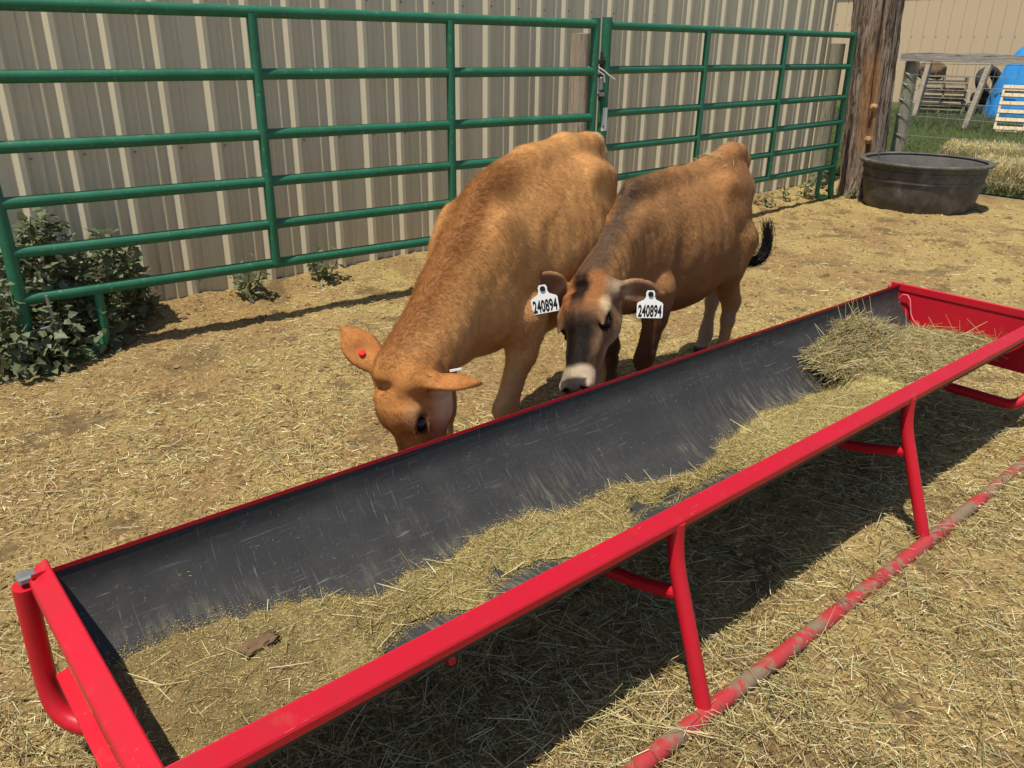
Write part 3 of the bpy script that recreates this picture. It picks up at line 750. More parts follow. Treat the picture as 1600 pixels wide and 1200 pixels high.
# ================================================================== FEED TROUGH
trough = thing('feed_trough', 'long red steel feed trough with a black scratched liner standing across the foreground', 'feed trough', (T_O[0], T_O[1], 0), T_YAW)
trough.rotation_euler = (0, -T_TILT, T_YAW)
TROT = trough.rotation_euler.to_matrix()
L, Wd = T_L, T_W
PROF = np.array([(0.0, .472), (.008, .42), (.025, .385), (.06, .345), (.13, .287), (.21, .25), (.29, .24), (.37, .25), (.45, .287), (.515, .345), (.553, .392), (.574, .424), (.5775, .445), (Wd - .001, .478)])
def wy(x): return 1.0 + 0.02 * (0.5 - x / L) * 2          # the trough is a little wider at its left end
# smooth the profile
ys = []; 
tt = np.linspace(0, 1, 61); sacc = np.concatenate([[0], np.cumsum(np.hypot(*np.diff(PROF, axis=0).T))]); sacc /= sacc[-1]
PY, PZ = np.interp(tt, sacc, PROF[:, 0]), np.interp(tt, sacc, PROF[:, 1])
for _ in range(1):
    PY[2:-2] = (PY[1:-3] + 2 * PY[2:-2] + PY[3:-1]) / 4; PZ[2:-2] = (PZ[1:-3] + 2 * PZ[2:-2] + PZ[3:-1]) / 4
def zliner(y): return np.interp(y, PY, PZ)
xs = np.linspace(0.004, L - 0.004, 64); npf = len(PY)
XX, TT = np.meshgrid(xs, np.arange(npf), indexing='ij')
wav = 0.004 * (fbm(XX * 1.6, PY[TT] * 5, oct=2, seed=14) - 0.5)
V1 = np.stack([XX, PY[TT] * wy(XX), PZ[TT] + wav], -1).reshape(-1, 3)
V2 = V1 - np.array([0, 0, 0.007])
ii = np.arange(len(xs) * npf).reshape(len(xs), npf)
q = np.stack([ii[:-1, :-1], ii[1:, :-1], ii[1:, 1:], ii[:-1, 1:]], -1).reshape(-1, 4)
nn_ = len(V1)
edge = [np.stack([ii[:-1, 0], ii[:-1, 0] + nn_, ii[1:, 0] + nn_, ii[1:, 0]], -1), np.stack([ii[:-1, -1], ii[1:, -1], ii[1:, -1] + nn_, ii[:-1, -1] + nn_], -1)]
obj('liner', np.concatenate([V1, V2]), np.concatenate([q, q[:, ::-1] + nn_] + edge), LINER, trough, True)
shade_auto(bpy.data.objects['liner'], 60)

def extr(poly, name, mat, far=False):
    """rim section (y,z) run along x; follows the slight taper"""
    n = len(poly); V = []; F = []
    xs_ = np.linspace(-0.034, L + 0.034, 12)
    for x in xs_:
        for y, z in poly:
            yy = y if not far else Wd * wy(x) + y
            if not far: yy = y - (wy(x) - 1) * 0.0
            V.append((x, yy, z))
    for i in range(len(xs_) - 1):
        for j in range(n): F.append([i * n + j, i * n + (j + 1) % n, (i + 1) * n + (j + 1) % n, (i + 1) * n + j])
    F += [list(range(n))[::-1], [(len(xs_) - 1) * n + j for j in range(n)]]
    o = obj(name, np.array(V), F, mat, trough)
    bm_ = o.modifiers.new('bevel', 'BEVEL'); bm_.width = 0.0025 if not far else 0.0003; bm_.segments = 2; bm_.limit_method = 'ANGLE'
    return o
near = [(0.003, .455), (0.003, .483), (-.001, .487), (-.028, .464), (-.030, .460), (-.030, .444), (-.0262, .444), (-.0262, .459), (-.0015, .480), (-0.0015, .455)]
far = [(-0.003, .477), (-0.003, .4864), (-0.0025, .487), (.016, .455), (.018, .452), (.018, .440), (.0150, .440), (.0150, .452), (-0.0005, .479), (-0.0005, .477)]
extr(near, 'rim_rail', RED)
extr([p for p in far[::-1]], 'rim_rail', RED, True)
def end_rim(x, s):
    # sloped face outwards (s = -1 at the left end), 2.5 mm proud of the long rims
    pts = [(0.003, .456), (0.003, .4855), (-.001, .4895), (-.034, .4705), (-.037, .466), (-.037, .446), (-.0330, .446), (-.0330, .464), (-.0015, .4825), (-.0015, .456)]
    w = Wd * wy(max(0, min(L, x)))
    y0, y1 = -0.033, w + 0.036
    n = len(pts); V = [(x - s * 0 + (a if s < 0 else -a), y0 if k == 0 else y1, z) for k in (0, 1) for a, z in pts]
    F = [[j, (j + 1) % n, n + (j + 1) % n, n + j] for j in range(n)] + [list(range(n))[::-1], [n + j for j in range(n)]]
    o = obj('end_rim', np.array(V), F, RED, trough); m_ = o.modifiers.new('bevel', 'BEVEL'); m_.width = 0.0025; m_.segments = 2; m_.limit_method = 'ANGLE'
    # end plate, rectangular down to a flanged foot
    xo = x + (-0.003 if s < 0 else 0.003)
    MB().box((xo, w / 2, .356), (0.003, w + 0.012, .226), None).build('end_plate', RED, trough)
    fl = MB().prism([(xo - 0.002, .243), (xo + s * .027, .237), (xo + s * .027, .227), (xo + s * .023, .227), (xo + s * .023, .233), (xo - 0.002, .239)], (0, w + 0.035, 0), (0, -0.015, 0), (1, 0, 0), (0, 0, 1))
    fl.build('end_flange', RED, trough)
end_rim(-0.001, -1); end_rim(L + 0.001, 1)
for x in (-0.037, L + 0.037):
    w = Wd * wy(max(0, min(L, x)))
    MB().box((x * 1.0, w + 0.024, .470), (0.034, 0.030, 0.016), None, 0.004).build('corner_cap', STEEL, trough)

# frame below: skids, legs, braces, end loops
SK = 0.021
def skid(y):
    pts = [(x, y + 0.004 * math.sin(x * 2), 0.024) for x in np.linspace(0.35, 4.05, 20)]
    return shade_auto(MB().tube(pts, SK, 18).build('skid', REDW, trough), 60)
skid(-0.162); skid(Wd + 0.15)
for x in (1.087, 2.194):
    for s in (0, 1):
        yy = (lambda v: -v if not s else Wd + .014 + v)
        pts = [(x, yy(0.017), .455), (x, yy(0.018), .42), (x, yy(0.0215), .385), (x - 0.001, yy(0.031), .345), (x - .008, yy(0.150), .036)]
        # subdivide for a smooth bend
        P = np.array(pts); tq = np.linspace(0, 1, 22); sc_ = np.concatenate([[0], np.cumsum(np.linalg.norm(np.diff(P, axis=0), axis=1))]); sc_ /= sc_[-1]
        P = np.stack([np.interp(tq, sc_, P[:, k]) for k in range(3)], -1)
        for _ in range(2): P[1:-1] = (P[:-2] + 2 * P[1:-1] + P[2:]) / 4
        shade_auto(MB().tube(P.tolist(), 0.0185, 16).build('leg', RED, trough), 60)
    MB().tube([(x - 0.002, -0.052, .285), (x, -0.03, .277), (x, 0.08, .245), (x, 0.25, .2135), (x, Wd - 0.08, .245), (x - 0.002, Wd + 0.052, .285)], [0.012, 0.016, 0.016, 0.016, 0.016, 0.012], 12).build('brace', RED, trough)
    MB().box((x, -0.043, .285), (0.006, 0.03, 0.045)).build('gusset', RED, trough)
for xe in (-0.046, L + 0.046):
    w = Wd
    pts = [(xe, w + 0.035, .455), (xe, w + 0.048, .33), (xe, w + 0.054, .27)] + [(xe, w - 0.025 + 0.080 * math.cos(a), 0.240 - 0.080 * math.sin(a)) for a in np.linspace(0.0, math.pi / 2, 8)]
    pts += [(xe, w * 0.5, 0.16), (xe, 0.03, 0.16)] + [(xe, 0.03 - 0.080 * math.sin(a), 0.240 - 0.080 * math.cos(a)) for a in np.linspace(0.1, math.pi / 2, 7)] + [(xe, -0.035, .30), (xe, -0.02, .40)]
    # the lower run of the loop tucks in under the trough
    pts = [(q[0] + (1 if xe < 0 else -1) * 0.13 * float(sstep(.27, .165, q[2])) * float(sstep(w + .06, w - .14, q[1])), q[1], q[2] - .035 * float(sstep(.27, .165, q[2]))) for q in pts]
    shade_auto(MB().tube(pts, 0.0205, 16).build('end_loop', RED, trough), 60)
# round belly support
MB().tube([(0.6, 0.15, .232), (0.6, 0.21, .216), (0.6, Wd / 2, .206), (0.6, Wd - .21, .216), (0.6, Wd - .15, .232)], 0.010, 10).build('belly_strap', RED, trough)

def tw(P):
    """trough-local points to world"""
    M = np.array(TROT); return np.asarray(P) @ M.T + np.array([T_O[0], T_O[1], 0])

# ------------------------------------------------------------------ feed in the trough
FXY = np.array([(0.004, .470), (0.05, .476), (0.126, .485), (0.199, .48), (0.284, .466), (0.366, .461), (0.486, .433), (0.587, .385), (0.666, .401), (0.773, .397), (0.864, .414), (1.068, .428), (1.169, .386), (1.27, .40), (1.358, .398), (1.45, .36), (1.541, .337), (1.618, .325), (1.70, .315), (1.746, .328), (1.80, .36), (1.853, .383), (2.0, .395), (2.102, .407), (2.286, .397), (2.45, .40), (2.564, .43), (2.70, .50), (2.85, .515), (3.0, .49), (3.15, .475), (3.35, .468)])
FN_ = np.array([(0.004, .09), (0.3, .10), (0.45, .13), (0.5, .265), (0.58, .300), (0.66, .29), (0.74, .23), (0.81, .285), (0.90, .275), (0.97, .280), (1.05, .22), (1.15, .18), (1.25, .23), (1.35, .295), (1.45, .25), (1.53, .28), (1.60, .285), (1.68, .280), (1.75, .245), (1.85, .16), (2.0, .12), (2.4, .10), (2.8, .09), (3.35, .09)])
def feed_edges(x):
    j = (fbm(x * 9, x * 0 + 2, oct=3, seed=2) - 0.5)
    return np.interp(x, FN_[:, 0], FN_[:, 1]) + 0.045 * j + 0.022 * (fbm(x * 45, x * 0 + 3, oct=3, seed=22) - .5), np.interp(x, FXY[:, 0], FXY[:, 1]) + 0.034 * (fbm(x * 11, x * 0 + 7, oct=3, seed=6) - 0.5) + 0.020 * (fbm(x * 48, x * 0 + 5, oct=3, seed=26) - 0.5)
def feed_z(x, t):
    y0, y1 = feed_edges(x); y = y0 + (y1 - y0) * t
    edge_z = zliner(y0) * (1 - t) + zliner(y1) * t
    thick = np.interp(x, [0, .5, .9, 1.3, 1.6, 1.75, 2.2, 2.7, 3.0, 3.35], [.030, .022, .012, .016, .008, .010, .018, .030, .022, .026])
    bulge = np.sin(np.pi * np.clip(t, 0, 1)) ** 0.6
    n_ = (fbm(x * 14, y * 14, oct=4, seed=41) - 0.45)
    z = np.maximum(edge_z, zliner(y) + 0.004) + bulge * (thick * 0.7 + 0.030 * n_ + 0.012 * (fbm(x * 60, y * 60, oct=3, seed=9) - 0.5))
    # right end: hay heaped toward the near corner
    z = z + bulge * 0.028 * sstep(2.9, 3.3, x) * sstep(0.30, 0.12, y)
    return y * wy(x), np.maximum(z, zliner(y) + np.where((t > 0.02) & (t < 0.98), 0.001, -0.004))
fx = np.linspace(0.006, L - 0.006, 460); ft = np.linspace(0, 1, 70)
FXX, FTT = np.meshgrid(fx, ft, indexing='ij')
FY, FZ = feed_z(FXX, FTT)
# hollow spots where the liner shows through
hol = sstep(0.56, 0.66, fbm(FXX * 12, FY * 16, oct=5, seed=53)) * sstep(0.75, 0.95, FXX) * sstep(1.9, 1.7, FXX) * sstep(0.5, 0.15, FTT)
FZ = FZ - hol * 0.05
P = tw(np.stack([FXX, FY, FZ], -1).reshape(-1, 3))
ii = np.arange(P.shape[0]).reshape(FXX.shape)
q = np.stack([ii[:-1, :-1], ii[1:, :-1], ii[1:, 1:], ii[:-1, 1:]], -1).reshape(-1, 4)
fn = fbm(FXX * 5, FY * 5, oct=4, seed=71)[..., None]; fn2 = fbm(FXX * 55, FY * 55, oct=3, seed=72)[..., None]
greenish = sstep(0.2, 1.0, FXX)[..., None]
fc = (np.array([0.255, 0.188, 0.082]) * (1 - greenish) + np.array([0.40, 0.330, 0.132]) * greenish) * (0.55 + 0.55 * fn + 0.5 * fn2)
tag(obj('chaff', P, q, CHAFF, None, True, fc.reshape(-1, 3)), 'layer of greenish brown hay chaff lying in the bottom of the red trough', 'hay chaff', kind='stuff')
# loose bits on the chaff
def on_feed(n, g, x0=0.01, x1=L - 0.01, t0=0.0, t1=1.0):
    x = g.uniform(x0, x1, n); t_ = g.uniform(t0, t1, n); y, z = feed_z(x, t_)
    h_ = sstep(0.56, 0.66, fbm(x * 12, y * 16, oct=5, seed=53)) * sstep(0.75, 0.95, x) * sstep(1.9, 1.7, x) * sstep(0.5, 0.15, t_)
    k = h_ < 0.4
    return np.stack([x, y, z], -1)[k]
g = np.random.default_rng(5)
P = on_feed(80000, g); n = len(P)
D = unit(np.concatenate([g.normal(size=(n, 2)), g.normal(0, 0.35, (n, 1))], 1)); Lb = g.uniform(0.002, 0.0095, n) * (1 + 0.5 * (P[:, 0] > 1.0))
P = P + np.array([0, 0, 0.0025])
V, F = blades(tw(P), D @ np.array(TROT).T, Lb, g.uniform(0.0006, 0.0015, n), g.normal(0, 0.0006, (n, 3)), unit(g.normal(0, .6, (n, 3)) + np.array([0, 0, 1])))
VV, FF, CC = [V], [F], [straw_cols(n, 6, 0.6, 0.25, g) * np.array([[.84, .80, .66]])]
off = len(V)
P = on_feed(650, g); n = len(P); x_ = P[:, 0]
Lb = g.uniform(0.02, 0.09, n); D = unit(np.concatenate([g.normal(size=(n, 2)), g.normal(0.05, 0.16, (n, 1))], 1))
V, F = stalks(tw(P + np.array([0, 0, .004])), D @ np.array(TROT).T, Lb, g.uniform(0.0006, 0.0013, n), g.normal(0, 0.008, (n, 3)) * np.array([1, 1, .4]), g.uniform(0, 6, n))
VV.append(V); FF.append(F + off); CC.append(straw_cols(n, 9, 0.4, 0.1, g) * 1.1); off += len(V)
# crumbs on the bare liner: dense along the ragged edges of the chaff, a few far from it
for n, sd, side in ((260, .09, 1), (9000, .011, 1), (9000, .013, -1)):
    x_ = g.uniform(0.02, L - .03, n); y0_, y1_ = feed_edges(x_); o_ = np.abs(g.normal(0, sd, n))
    yl = np.clip(np.where(side > 0, y1_ + o_, y0_ - o_), 0.02, Wd - 0.03); zl_ = zliner(yl) + 0.0025
    D = unit(np.stack([g.normal(size=n), g.normal(size=n), (np.interp(yl + .01, PY, PZ) - zl_) * 30 * g.normal(0, .4, n)], -1))
    V, F = blades(tw(np.stack([x_, yl * wy(x_), zl_], -1)), D @ np.array(TROT).T, g.uniform(.001, .0042, n), g.uniform(.0005, .0013, n), g.normal(0, .0004, (n, 3)), np.tile([[0, -0.4, 0.9]], (n, 1)))
    VV.append(V); FF.append(F + off); CC.append(straw_cols(n, 6, 0.5, 0.2, g) * np.array([[.78, .74, .62]])); off += len(V)
tag(obj('hay_bits', np.concatenate(VV), np.concatenate(FF), STRAW, None, False, np.concatenate(CC)), 'loose hay bits and short stems scattered over the chaff in the trough', 'hay bits', kind='stuff')

# ------------------------------------------------------------------ flake of hay and loose hay at the right end
def hay_flake():
    g = np.random.default_rng(77)
    c0 = np.array([2.80, 0.425, 0.328])
    t_ = thing('hay_flake', 'matted flake of green hay lying on the liner at the right end of the trough', 'hay', tuple(tw(c0[None])[0]), T_YAW, None)
    th = np.linspace(0, math.pi, 16); ph = np.linspace(0, 2 * math.pi, 34, endpoint=False); TH, PH = np.meshgrid(th, ph, indexing='ij')
    d = 1 + 0.45 * (fbm(np.cos(PH) * 2 + 3, np.sin(PH) * 2, TH * 1.5, 4, 8) - 0.5)
    ax = R(-8)
    def sh(X, Y, Z):
        return np.stack([X * 0.285, Y * 0.150, Z * 0.047 + 0.34 * Y * 0.150 + 0.02 * np.sin(X * 4)], -1)
    V = sh(np.sin(TH) * np.cos(PH) * d, np.sin(TH) * np.sin(PH) * d, np.cos(TH) * d).reshape(-1, 3); n = 34
    F = np.array([[i * n + j, (i + 1) * n + j, (i + 1) * n + (j + 1) % n, i * n + (j + 1) % n] for i in range(15) for j in range(n)])
    obj('matted_core', V, F, CHAFF, t_, True, np.array([[0.10, 0.078, 0.03]]) * np.ones((len(V), 1)))  # core coloured dark to stand in for shadow in the gaps between stems
    N = 3800
    a = g.uniform(0, 2 * math.pi, N); r_ = np.sqrt(g.uniform(0, 1, N)) * 1.04; X, Y = r_ * np.cos(a), r_ * np.sin(a)
    Z = np.sqrt(np.clip(1.08 - r_ ** 2, 0, 1)) * np.where(g.random(N) < 0.86, 1, -0.75) * g.uniform(0.75, 1.12, N)
    P = sh(X, Y, Z)
    D = unit(np.stack([g.normal(1.0, 0.45, N) * np.sign(g.random(N) - .25), g.normal(0, 0.42, N), g.normal(0, 0.16, N) + 0.03], -1))
    Lb = g.uniform(0.05, 0.22, N)
    bend = np.stack([g.normal(0, .015, N), g.normal(0, .022, N), g.normal(-0.006, .014, N)], -1)
    V, F = stalks(P - D * (Lb * 0.5)[:, None], D, Lb, g.uniform(0.0006, 0.00135, N), bend, g.uniform(0, 6, N))
    # upright wisps
    n2 = 60; k = g.integers(0, 4, n2); bx = np.array([-0.10, 0.02, 0.10, 0.17])[k] + g.normal(0, .02, n2); by = np.array([.08, .09, .07, .05])[k] + g.normal(0, .02, n2)
    P2 = sh(bx / .285, by / .150, np.full(n2, 0.8)); D2 = unit(np.stack([g.normal(-0.25, .45, n2), g.normal(0.1, .4, n2), g.uniform(.35, 1.1, n2)], -1))
    V2, F2 = stalks(P2, D2, g.uniform(0.05, 0.13, n2), np.full(n2, 0.0010), g.normal(0, .02, (n2, 3)), g.uniform(0, 6, n2))
    tag(obj('stems', np.concatenate([V, V2]), np.concatenate([F, F2 + len(V)]), STRAW, t_, False, np.concatenate([straw_cols(N, 9, 0.55, 0.16, g), straw_cols(n2, 9, 0.5, 0, g)]) * np.array([[1.0, 1.0, 1.0]])), kind='stuff')
hay_flake()
g = np.random.default_rng(78)
P = on_feed(2600, g, 2.62, L - 0.03, 0.02, 0.97); n = len(P)
D = unit(np.concatenate([g.normal(size=(n, 2)), g.normal(0.03, 0.14, (n, 1))], 1)); Lb = g.uniform(0.03, 0.12, n)
P = P + np.stack([0 * Lb, 0 * Lb, g.uniform(0, 0.018, n)], -1)
P[:, 0] = np.clip(P[:, 0], 2.6, L - 0.06)
V, F = stalks(tw(P - D * (Lb * .5)[:, None] * np.array([0.5, 1, 0])), D @ np.array(TROT).T, Lb, g.uniform(0.0006, 0.0013, n), np.stack([g.normal(0, .012, n), g.normal(0, .012, n), g.normal(-.004, .008, n)], -1), g.uniform(0, 6, n))
tag(obj('loose_hay', V, F, STRAW, None, False, straw_cols(n, 9, 0.5, 0.15, g)), 'loose tangled hay spread over the right end of the trough', 'hay', kind='stuff')

# dry clod on the chaff, cord loop on the end plate
xc, tc_ = 0.275, 0.62; yc, zc = feed_z(np.array([xc]), np.array([tc_])); cw = tw(np.array([[xc, yc[0], zc[0] + 0.006]]))[0]
cl = lumps('clod', tuple(cw), (0.032, 0.018, 0.0075), SOILC, 9, None, 40, 3.4, 1.5); cl.rotation_euler = (0, 0, R(50))
tag(cl, 'flat brown clod lying on the chaff near the left end of the trough', 'clod')
xe = L - 0.008
ptsc = [(xe, .555, .425), (xe - .006, .540, .445), (xe - .008, .52, .448), (xe - .008, .505, .43), (xe - .008, .497, .40), (xe - .008, .49, .372), (xe - .012, .475, .35), (xe - .012, .45, .33), (xe - .012, .43, .318)]
pw_ = tw(np.array(ptsc))
o = shade_auto(MB().tube(pw_.tolist(), 0.0030, 8).build('cord', PINK), 60)
tag(o, 'thin pink cord looped on the inside of the right end plate of the trough', 'cord')

# ================================================================== LITTER ON THE GROUND
g = np.random.default_rng(99)
def litter(N, dmin, dmax, Lr, rr, seed, round_=True, thr=0.0, power=1.0, zup=0.02):
    g = np.random.default_rng(seed)
    d = dmin * (dmax / dmin) ** g.random(N)
    a = np.where(g.random(N) < .86, g.uniform(R(-43), R(43), N), g.uniform(R(-64), R(64), N))
    x, y = d * np.sin(a), d * np.cos(a)
    h_ = hay(x, y)
    k = (g.random(N) < (h_ ** power) * (1 - .75 * dung(x, y))) & (barn_d(x, y) > 0.03) & (fence_e(x, y) < 0.1)
    x, y, h_, d = x[k], y[k], h_[k], d[k]; n = len(x)
    z = gz(x, y) + g.uniform(0.001, zup, n) * h_
    Lb = g.uniform(Lr[0], Lr[1], n) * (0.8 + 0.4 * g.random(n))
    D = unit(np.stack([g.normal(size=n), g.normal(size=n), g.normal(0.02, 0.12, n)], -1))
    bend = np.stack([g.normal(0, .17, n), g.normal(0, .17, n), g.normal(-0.02, .06, n)], -1) * Lb[:, None]
    P = np.stack([x, y, z], -1) - D * (Lb * 0.5)[:, None] * np.array([1, 1, .5])
    r_ = g.uniform(rr[0], rr[1], n)
    if round_:
        V, F = stalks(P, D, Lb, r_, bend, g.uniform(0, 6, n)); rep = 9
    else:
        V, F = blades(P, D, Lb, r_ * 2, bend, unit(g.normal(0, .55, (n, 3)) + np.array([0, 0, 1]))); rep = 6
    return V, F, straw_cols(n, rep, 0.32, 0.30, g)
parts = [litter(38000, 0.75, 4.2, (0.025, 0.13), (0.0006, 0.0014), 1, True, 0, 2.3, 0.036),
         litter(150000, 0.75, 5.5, (0.005, 0.032), (0.0005, 0.0013), 2, False, 0, 0.35, 0.020),
         litter(110000, 2.6, 10.5, (0.012, 0.055), (0.0008, 0.0018), 3, False, 0, 0.8, 0.018)]
VV, FF, CC, off = [], [], [], 0
for V, F, C in parts:
    VV.append(V); FF.append(F + off); CC.append(C); off += len(V)
tag(obj('straw_litter', np.concatenate(VV), np.concatenate(FF), STRAW, None, False, np.concatenate(CC)), 'trampled hay and straw stems strewn over the pen floor', 'straw', kind='stuff')
# crumbs of dirt and dung: many of soil colour, a few dark
def crumbs(name, N, smin, smax, mat, seed, label, tint=None, pw=0.8):
    g = np.random.default_rng(seed)
    d = 0.8 * (9.5 / 0.8) ** g.random(N); a = g.uniform(R(-44), R(44), N); x, y = d * np.sin(a), d * np.cos(a)
    k = (barn_d(x, y) > 0.05) & (fence_e(x, y) < 0) & (g.random(N) < 1.1 - pw * hay(x, y)); x, y, d = x[k], y[k], d[k]; n = len(x)
    base = np.array([(0, 0, 1), (1, 0, 0.1), (0.3, 0.95, 0), (-0.8, 0.6, 0.15), (-0.8, -0.6, 0), (0.3, -0.95, 0.1)]); Fb = np.array([[0, 1, 2], [0, 2, 3], [0, 3, 4], [0, 4, 5], [0, 5, 1]])
    sz = g.uniform(smin, smax, n) ** 1.0 * (1 + 0.12 * d) * np.where(g.random(n) < 0.08, 1.8, 1)
    rt = g.uniform(0, 6.28, n); jit = g.uniform(0.6, 1.4, (n, 6, 3)); B_ = base[None] * jit * sz[:, None, None] * np.array([1.2, 1, 0.8])
    V = np.stack([B_[..., 0] * np.cos(rt)[:, None] - B_[..., 1] * np.sin(rt)[:, None], B_[..., 0] * np.sin(rt)[:, None] + B_[..., 1] * np.cos(rt)[:, None], B_[..., 2]], -1) + np.stack([x, y, gz(x, y) - 0.001], -1)[:, None]
    cols = None
    if tint is not None:
        t_ = g.random((n, 1)); cols = np.repeat((np.array([tint[0]]) * (1 - t_) + np.array([tint[1]]) * t_) * g.uniform(.7, 1.2, (n, 1)), 6, 0)
    tag(obj(name, V.reshape(-1, 3), (np.arange(n)[:, None, None] * 6 + Fb[None]).reshape(-1, 3), mat, None, False, cols), label, 'dirt crumbs', kind='stuff')
crumbs('dirt_crumbs', 85000, 0.0018, 0.0062, CHAFF, 61, 'brown and tan crumbs of trampled soil and chaff over the pen floor', ((.20, .12, .05), (.50, .34, .14)), 0.5)
crumbs('dung_crumbs', 1500, 0.004, 0.011, CLOD, 62, 'small dark crumbs of dung lying between the straw')

# ------------------------------------------------------------------ lawn grass beyond the fence
g = np.random.default_rng(123)
N = 52000
d = 9.2 * (23.0 / 9.2) ** g.random(N); a = g.uniform(R(19), R(40), N); x, y = d * np.sin(a), d * np.cos(a)
k = fence_e(x, y) > 0.42; x, y, d = x[k], y[k], d[k]; n = len(x)
tall = sstep(17.0, 19.0, d) * 0.35 * fbm(x * 1.5, y * 1.5, oct=2, seed=4)
edge_ = sstep(1.0, 0.45, fence_e(x, y)) * 0.08
Lb = g.uniform(0.03, 0.075, n) + tall * g.uniform(.4, 1, n) + edge_
D = unit(np.stack([g.normal(0, .4, n), g.normal(0, .4, n), np.ones(n)], -1))
V, F = blades(np.stack([x, y, np.full(n, 0.0)], -1), D, Lb, g.uniform(0.004, 0.009, n), np.stack([g.normal(0, .35, n), g.normal(0, .35, n), -0.15 * np.ones(n)], -1) * Lb[:, None], unit(np.stack([g.normal(size=n), g.normal(size=n), 0 * x], -1)), (1, .8, .15))
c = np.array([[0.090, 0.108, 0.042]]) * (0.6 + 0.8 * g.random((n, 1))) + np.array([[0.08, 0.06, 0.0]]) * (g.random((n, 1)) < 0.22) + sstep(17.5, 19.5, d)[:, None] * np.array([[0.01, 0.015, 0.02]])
tag(obj('grass', V, F, GRASS, None, False, np.repeat(c, 6, 0)), 'green grass growing in the yard beyond the wire fence', 'grass', kind='stuff')

# ================================================================== WEEDS
def leaf_mesh(name, mat, col, g):
    # lobed diamond leaf, folded on the midrib and curling at the tip: 8 triangles and a stalk
    fold, curl = g.uniform(0.1, 0.45), g.uniform(-0.35, 0.1)
    rim = [(0.18, 0.20), (0.36, 0.46), (0.52, 0.30), (0.74, 0.24)]
    V = [(0, 0, 0)]; 
    mid = [(0.25, 0), (0.5, 0), (0.78, 0), (1.08, 0)]
    zc = lambda x: curl * x * x + 0.22 * x
    for x, _ in mid: V.append((x, 0, zc(x)))
    for s in (1, -1):
        for x, y in rim: V.append((x, s * y, zc(x) + fold * y + g.uniform(-.04, .04)))
    F = []
    for s, b_ in ((1, 5), (-1, 9)):
        q = [[0, 1, b_], [1, b_ + 1, b_], [1, 2, b_ + 1], [2, b_ + 2, b_ + 1], [2, 3, b_ + 2], [3, b_ + 3, b_ + 2], [3, 4, b_ + 3]]
        F += [f if s > 0 else f[::-1] for f in q]
    return raw_mesh(name, V, F, [mat], True, np.ones((len(V), 3)) * np.array(col))
def weed(label, base, stems, nleaf, size, seed, nstuff=0, group=None, pale=1.0):
    """stems: list of (dx,dy,height,lean_x,lean_y,spread)"""
    g = np.random.default_rng(seed)
    t_ = thing('weed_plant', label, 'weed', base, 0, group)
    meshes = []
    for k in range(14):
        b_ = g.uniform(0.55, 1.25) * pale
        c = np.array([0.18, 0.21, 0.105]) * b_
        if k % 4 == 0: c = np.array([0.20, 0.225, 0.12]) * pale
        meshes.append(leaf_mesh('leaf', LEAF, c, g))
    sv = []
    for dx, dy, H, lx, ly, sp in stems:
        P = [(dx + lx * t * t * H + g.normal(0, .006), dy + ly * t * t * H + g.normal(0, .006), H * t) for t in np.linspace(0, 1, 8)]
        MB().tube(P, [0.006 * (1 - 0.75 * t) + 0.0012 for t in np.linspace(0, 1, 8)], 6).build('stem', LEAF2, t_)
        sv.append((P, H, sp))
    tot = sum(h for _, h, _ in sv)
    SV, SF, SC, off = [], [], [], 0
    for i in range(nleaf + nstuff):
        P, H, sp = sv[g.choice(len(sv), p=[h / tot for _, h, _ in sv])]
        t = g.uniform(0.08, 1.0) ** 0.85; j = t * 7; j0 = min(int(j), 6); f_ = j - j0
        c0 = Vector(P[j0]).lerp(Vector(P[j0 + 1]), f_)
        a = g.uniform(0, 2 * math.pi); rad = sp * (1.08 - 0.75 * t) * g.uniform(0.15, 1.0)
        pos = c0 + Vector((math.cos(a) * rad, math.sin(a) * rad, g.normal(0, .02) - 0.15 * rad))
        sc = size * g.uniform(0.55, 1.35) * (1.1 - 0.35 * t)
        eul = Matrix.Rotation(a + g.normal(0, .5), 3, 'Z') @ Matrix.Rotation(g.normal(0.25, .5), 3, 'Y') @ Matrix.Rotation(g.normal(0, .5), 3, 'X')
        me = meshes[g.integers(0, len(meshes))]
        if i < nleaf:
            o = bpy.data.objects.new('leaf', me); COL.objects.link(o); o.parent = t_
            o.location = pos; o.rotation_euler = eul.to_euler(); o.scale = (sc, sc, sc)
        else:
            vv = np.array([v.co for v in me.vertices]) @ np.array(eul).T * sc + np.array(pos)
            SV.append(vv); SF += [[k + off for k in p.vertices] for p in me.polygons]
            SC.append(np.array([d_.color[:3] for d_ in me.color_attributes['tint'].data])); off += len(vv)
    if SV: tag(obj('foliage', np.concatenate(SV), np.array(SF), LEAF, t_, True, np.concatenate(SC)), kind='stuff')
    return t_
LEAF2 = mat_plain('weed_stem', (0.16, 0.17, 0.07), 0.7, 0.2, 0.3, 30)
wpos = [(-2.28, 3.42, .50, .14), (-2.33, 3.58, .66, .14), (-2.24, 3.74, .80, .12), (-2.12, 3.66, .56, .15), (-2.13, 3.86, .78, .13), (-2.02, 3.92, .66, .14), (-1.98, 4.06, .60, .12), (-2.08, 3.52, .30, .15), (-1.99, 3.70, .30, .15), (-2.20, 3.36, .26, .14), (-2.0, 4.16, .40, .11), (-2.04, 3.78, .46, .16), (-2.40, 3.42, .45, .14), (-2.10, 3.60, .24, .14), (-2.12, 3.44, .22, .15)]
big = [(x + 2.05, y - 3.74, H * .82, random.uniform(-.1, .1), random.uniform(-.25, 0), sp) for x, y, H, sp in wpos]
weed('large leafy green weed growing through the left end of the corral panel', (-2.05, 3.74, 0), big, 290, 0.054, 3, 2300)
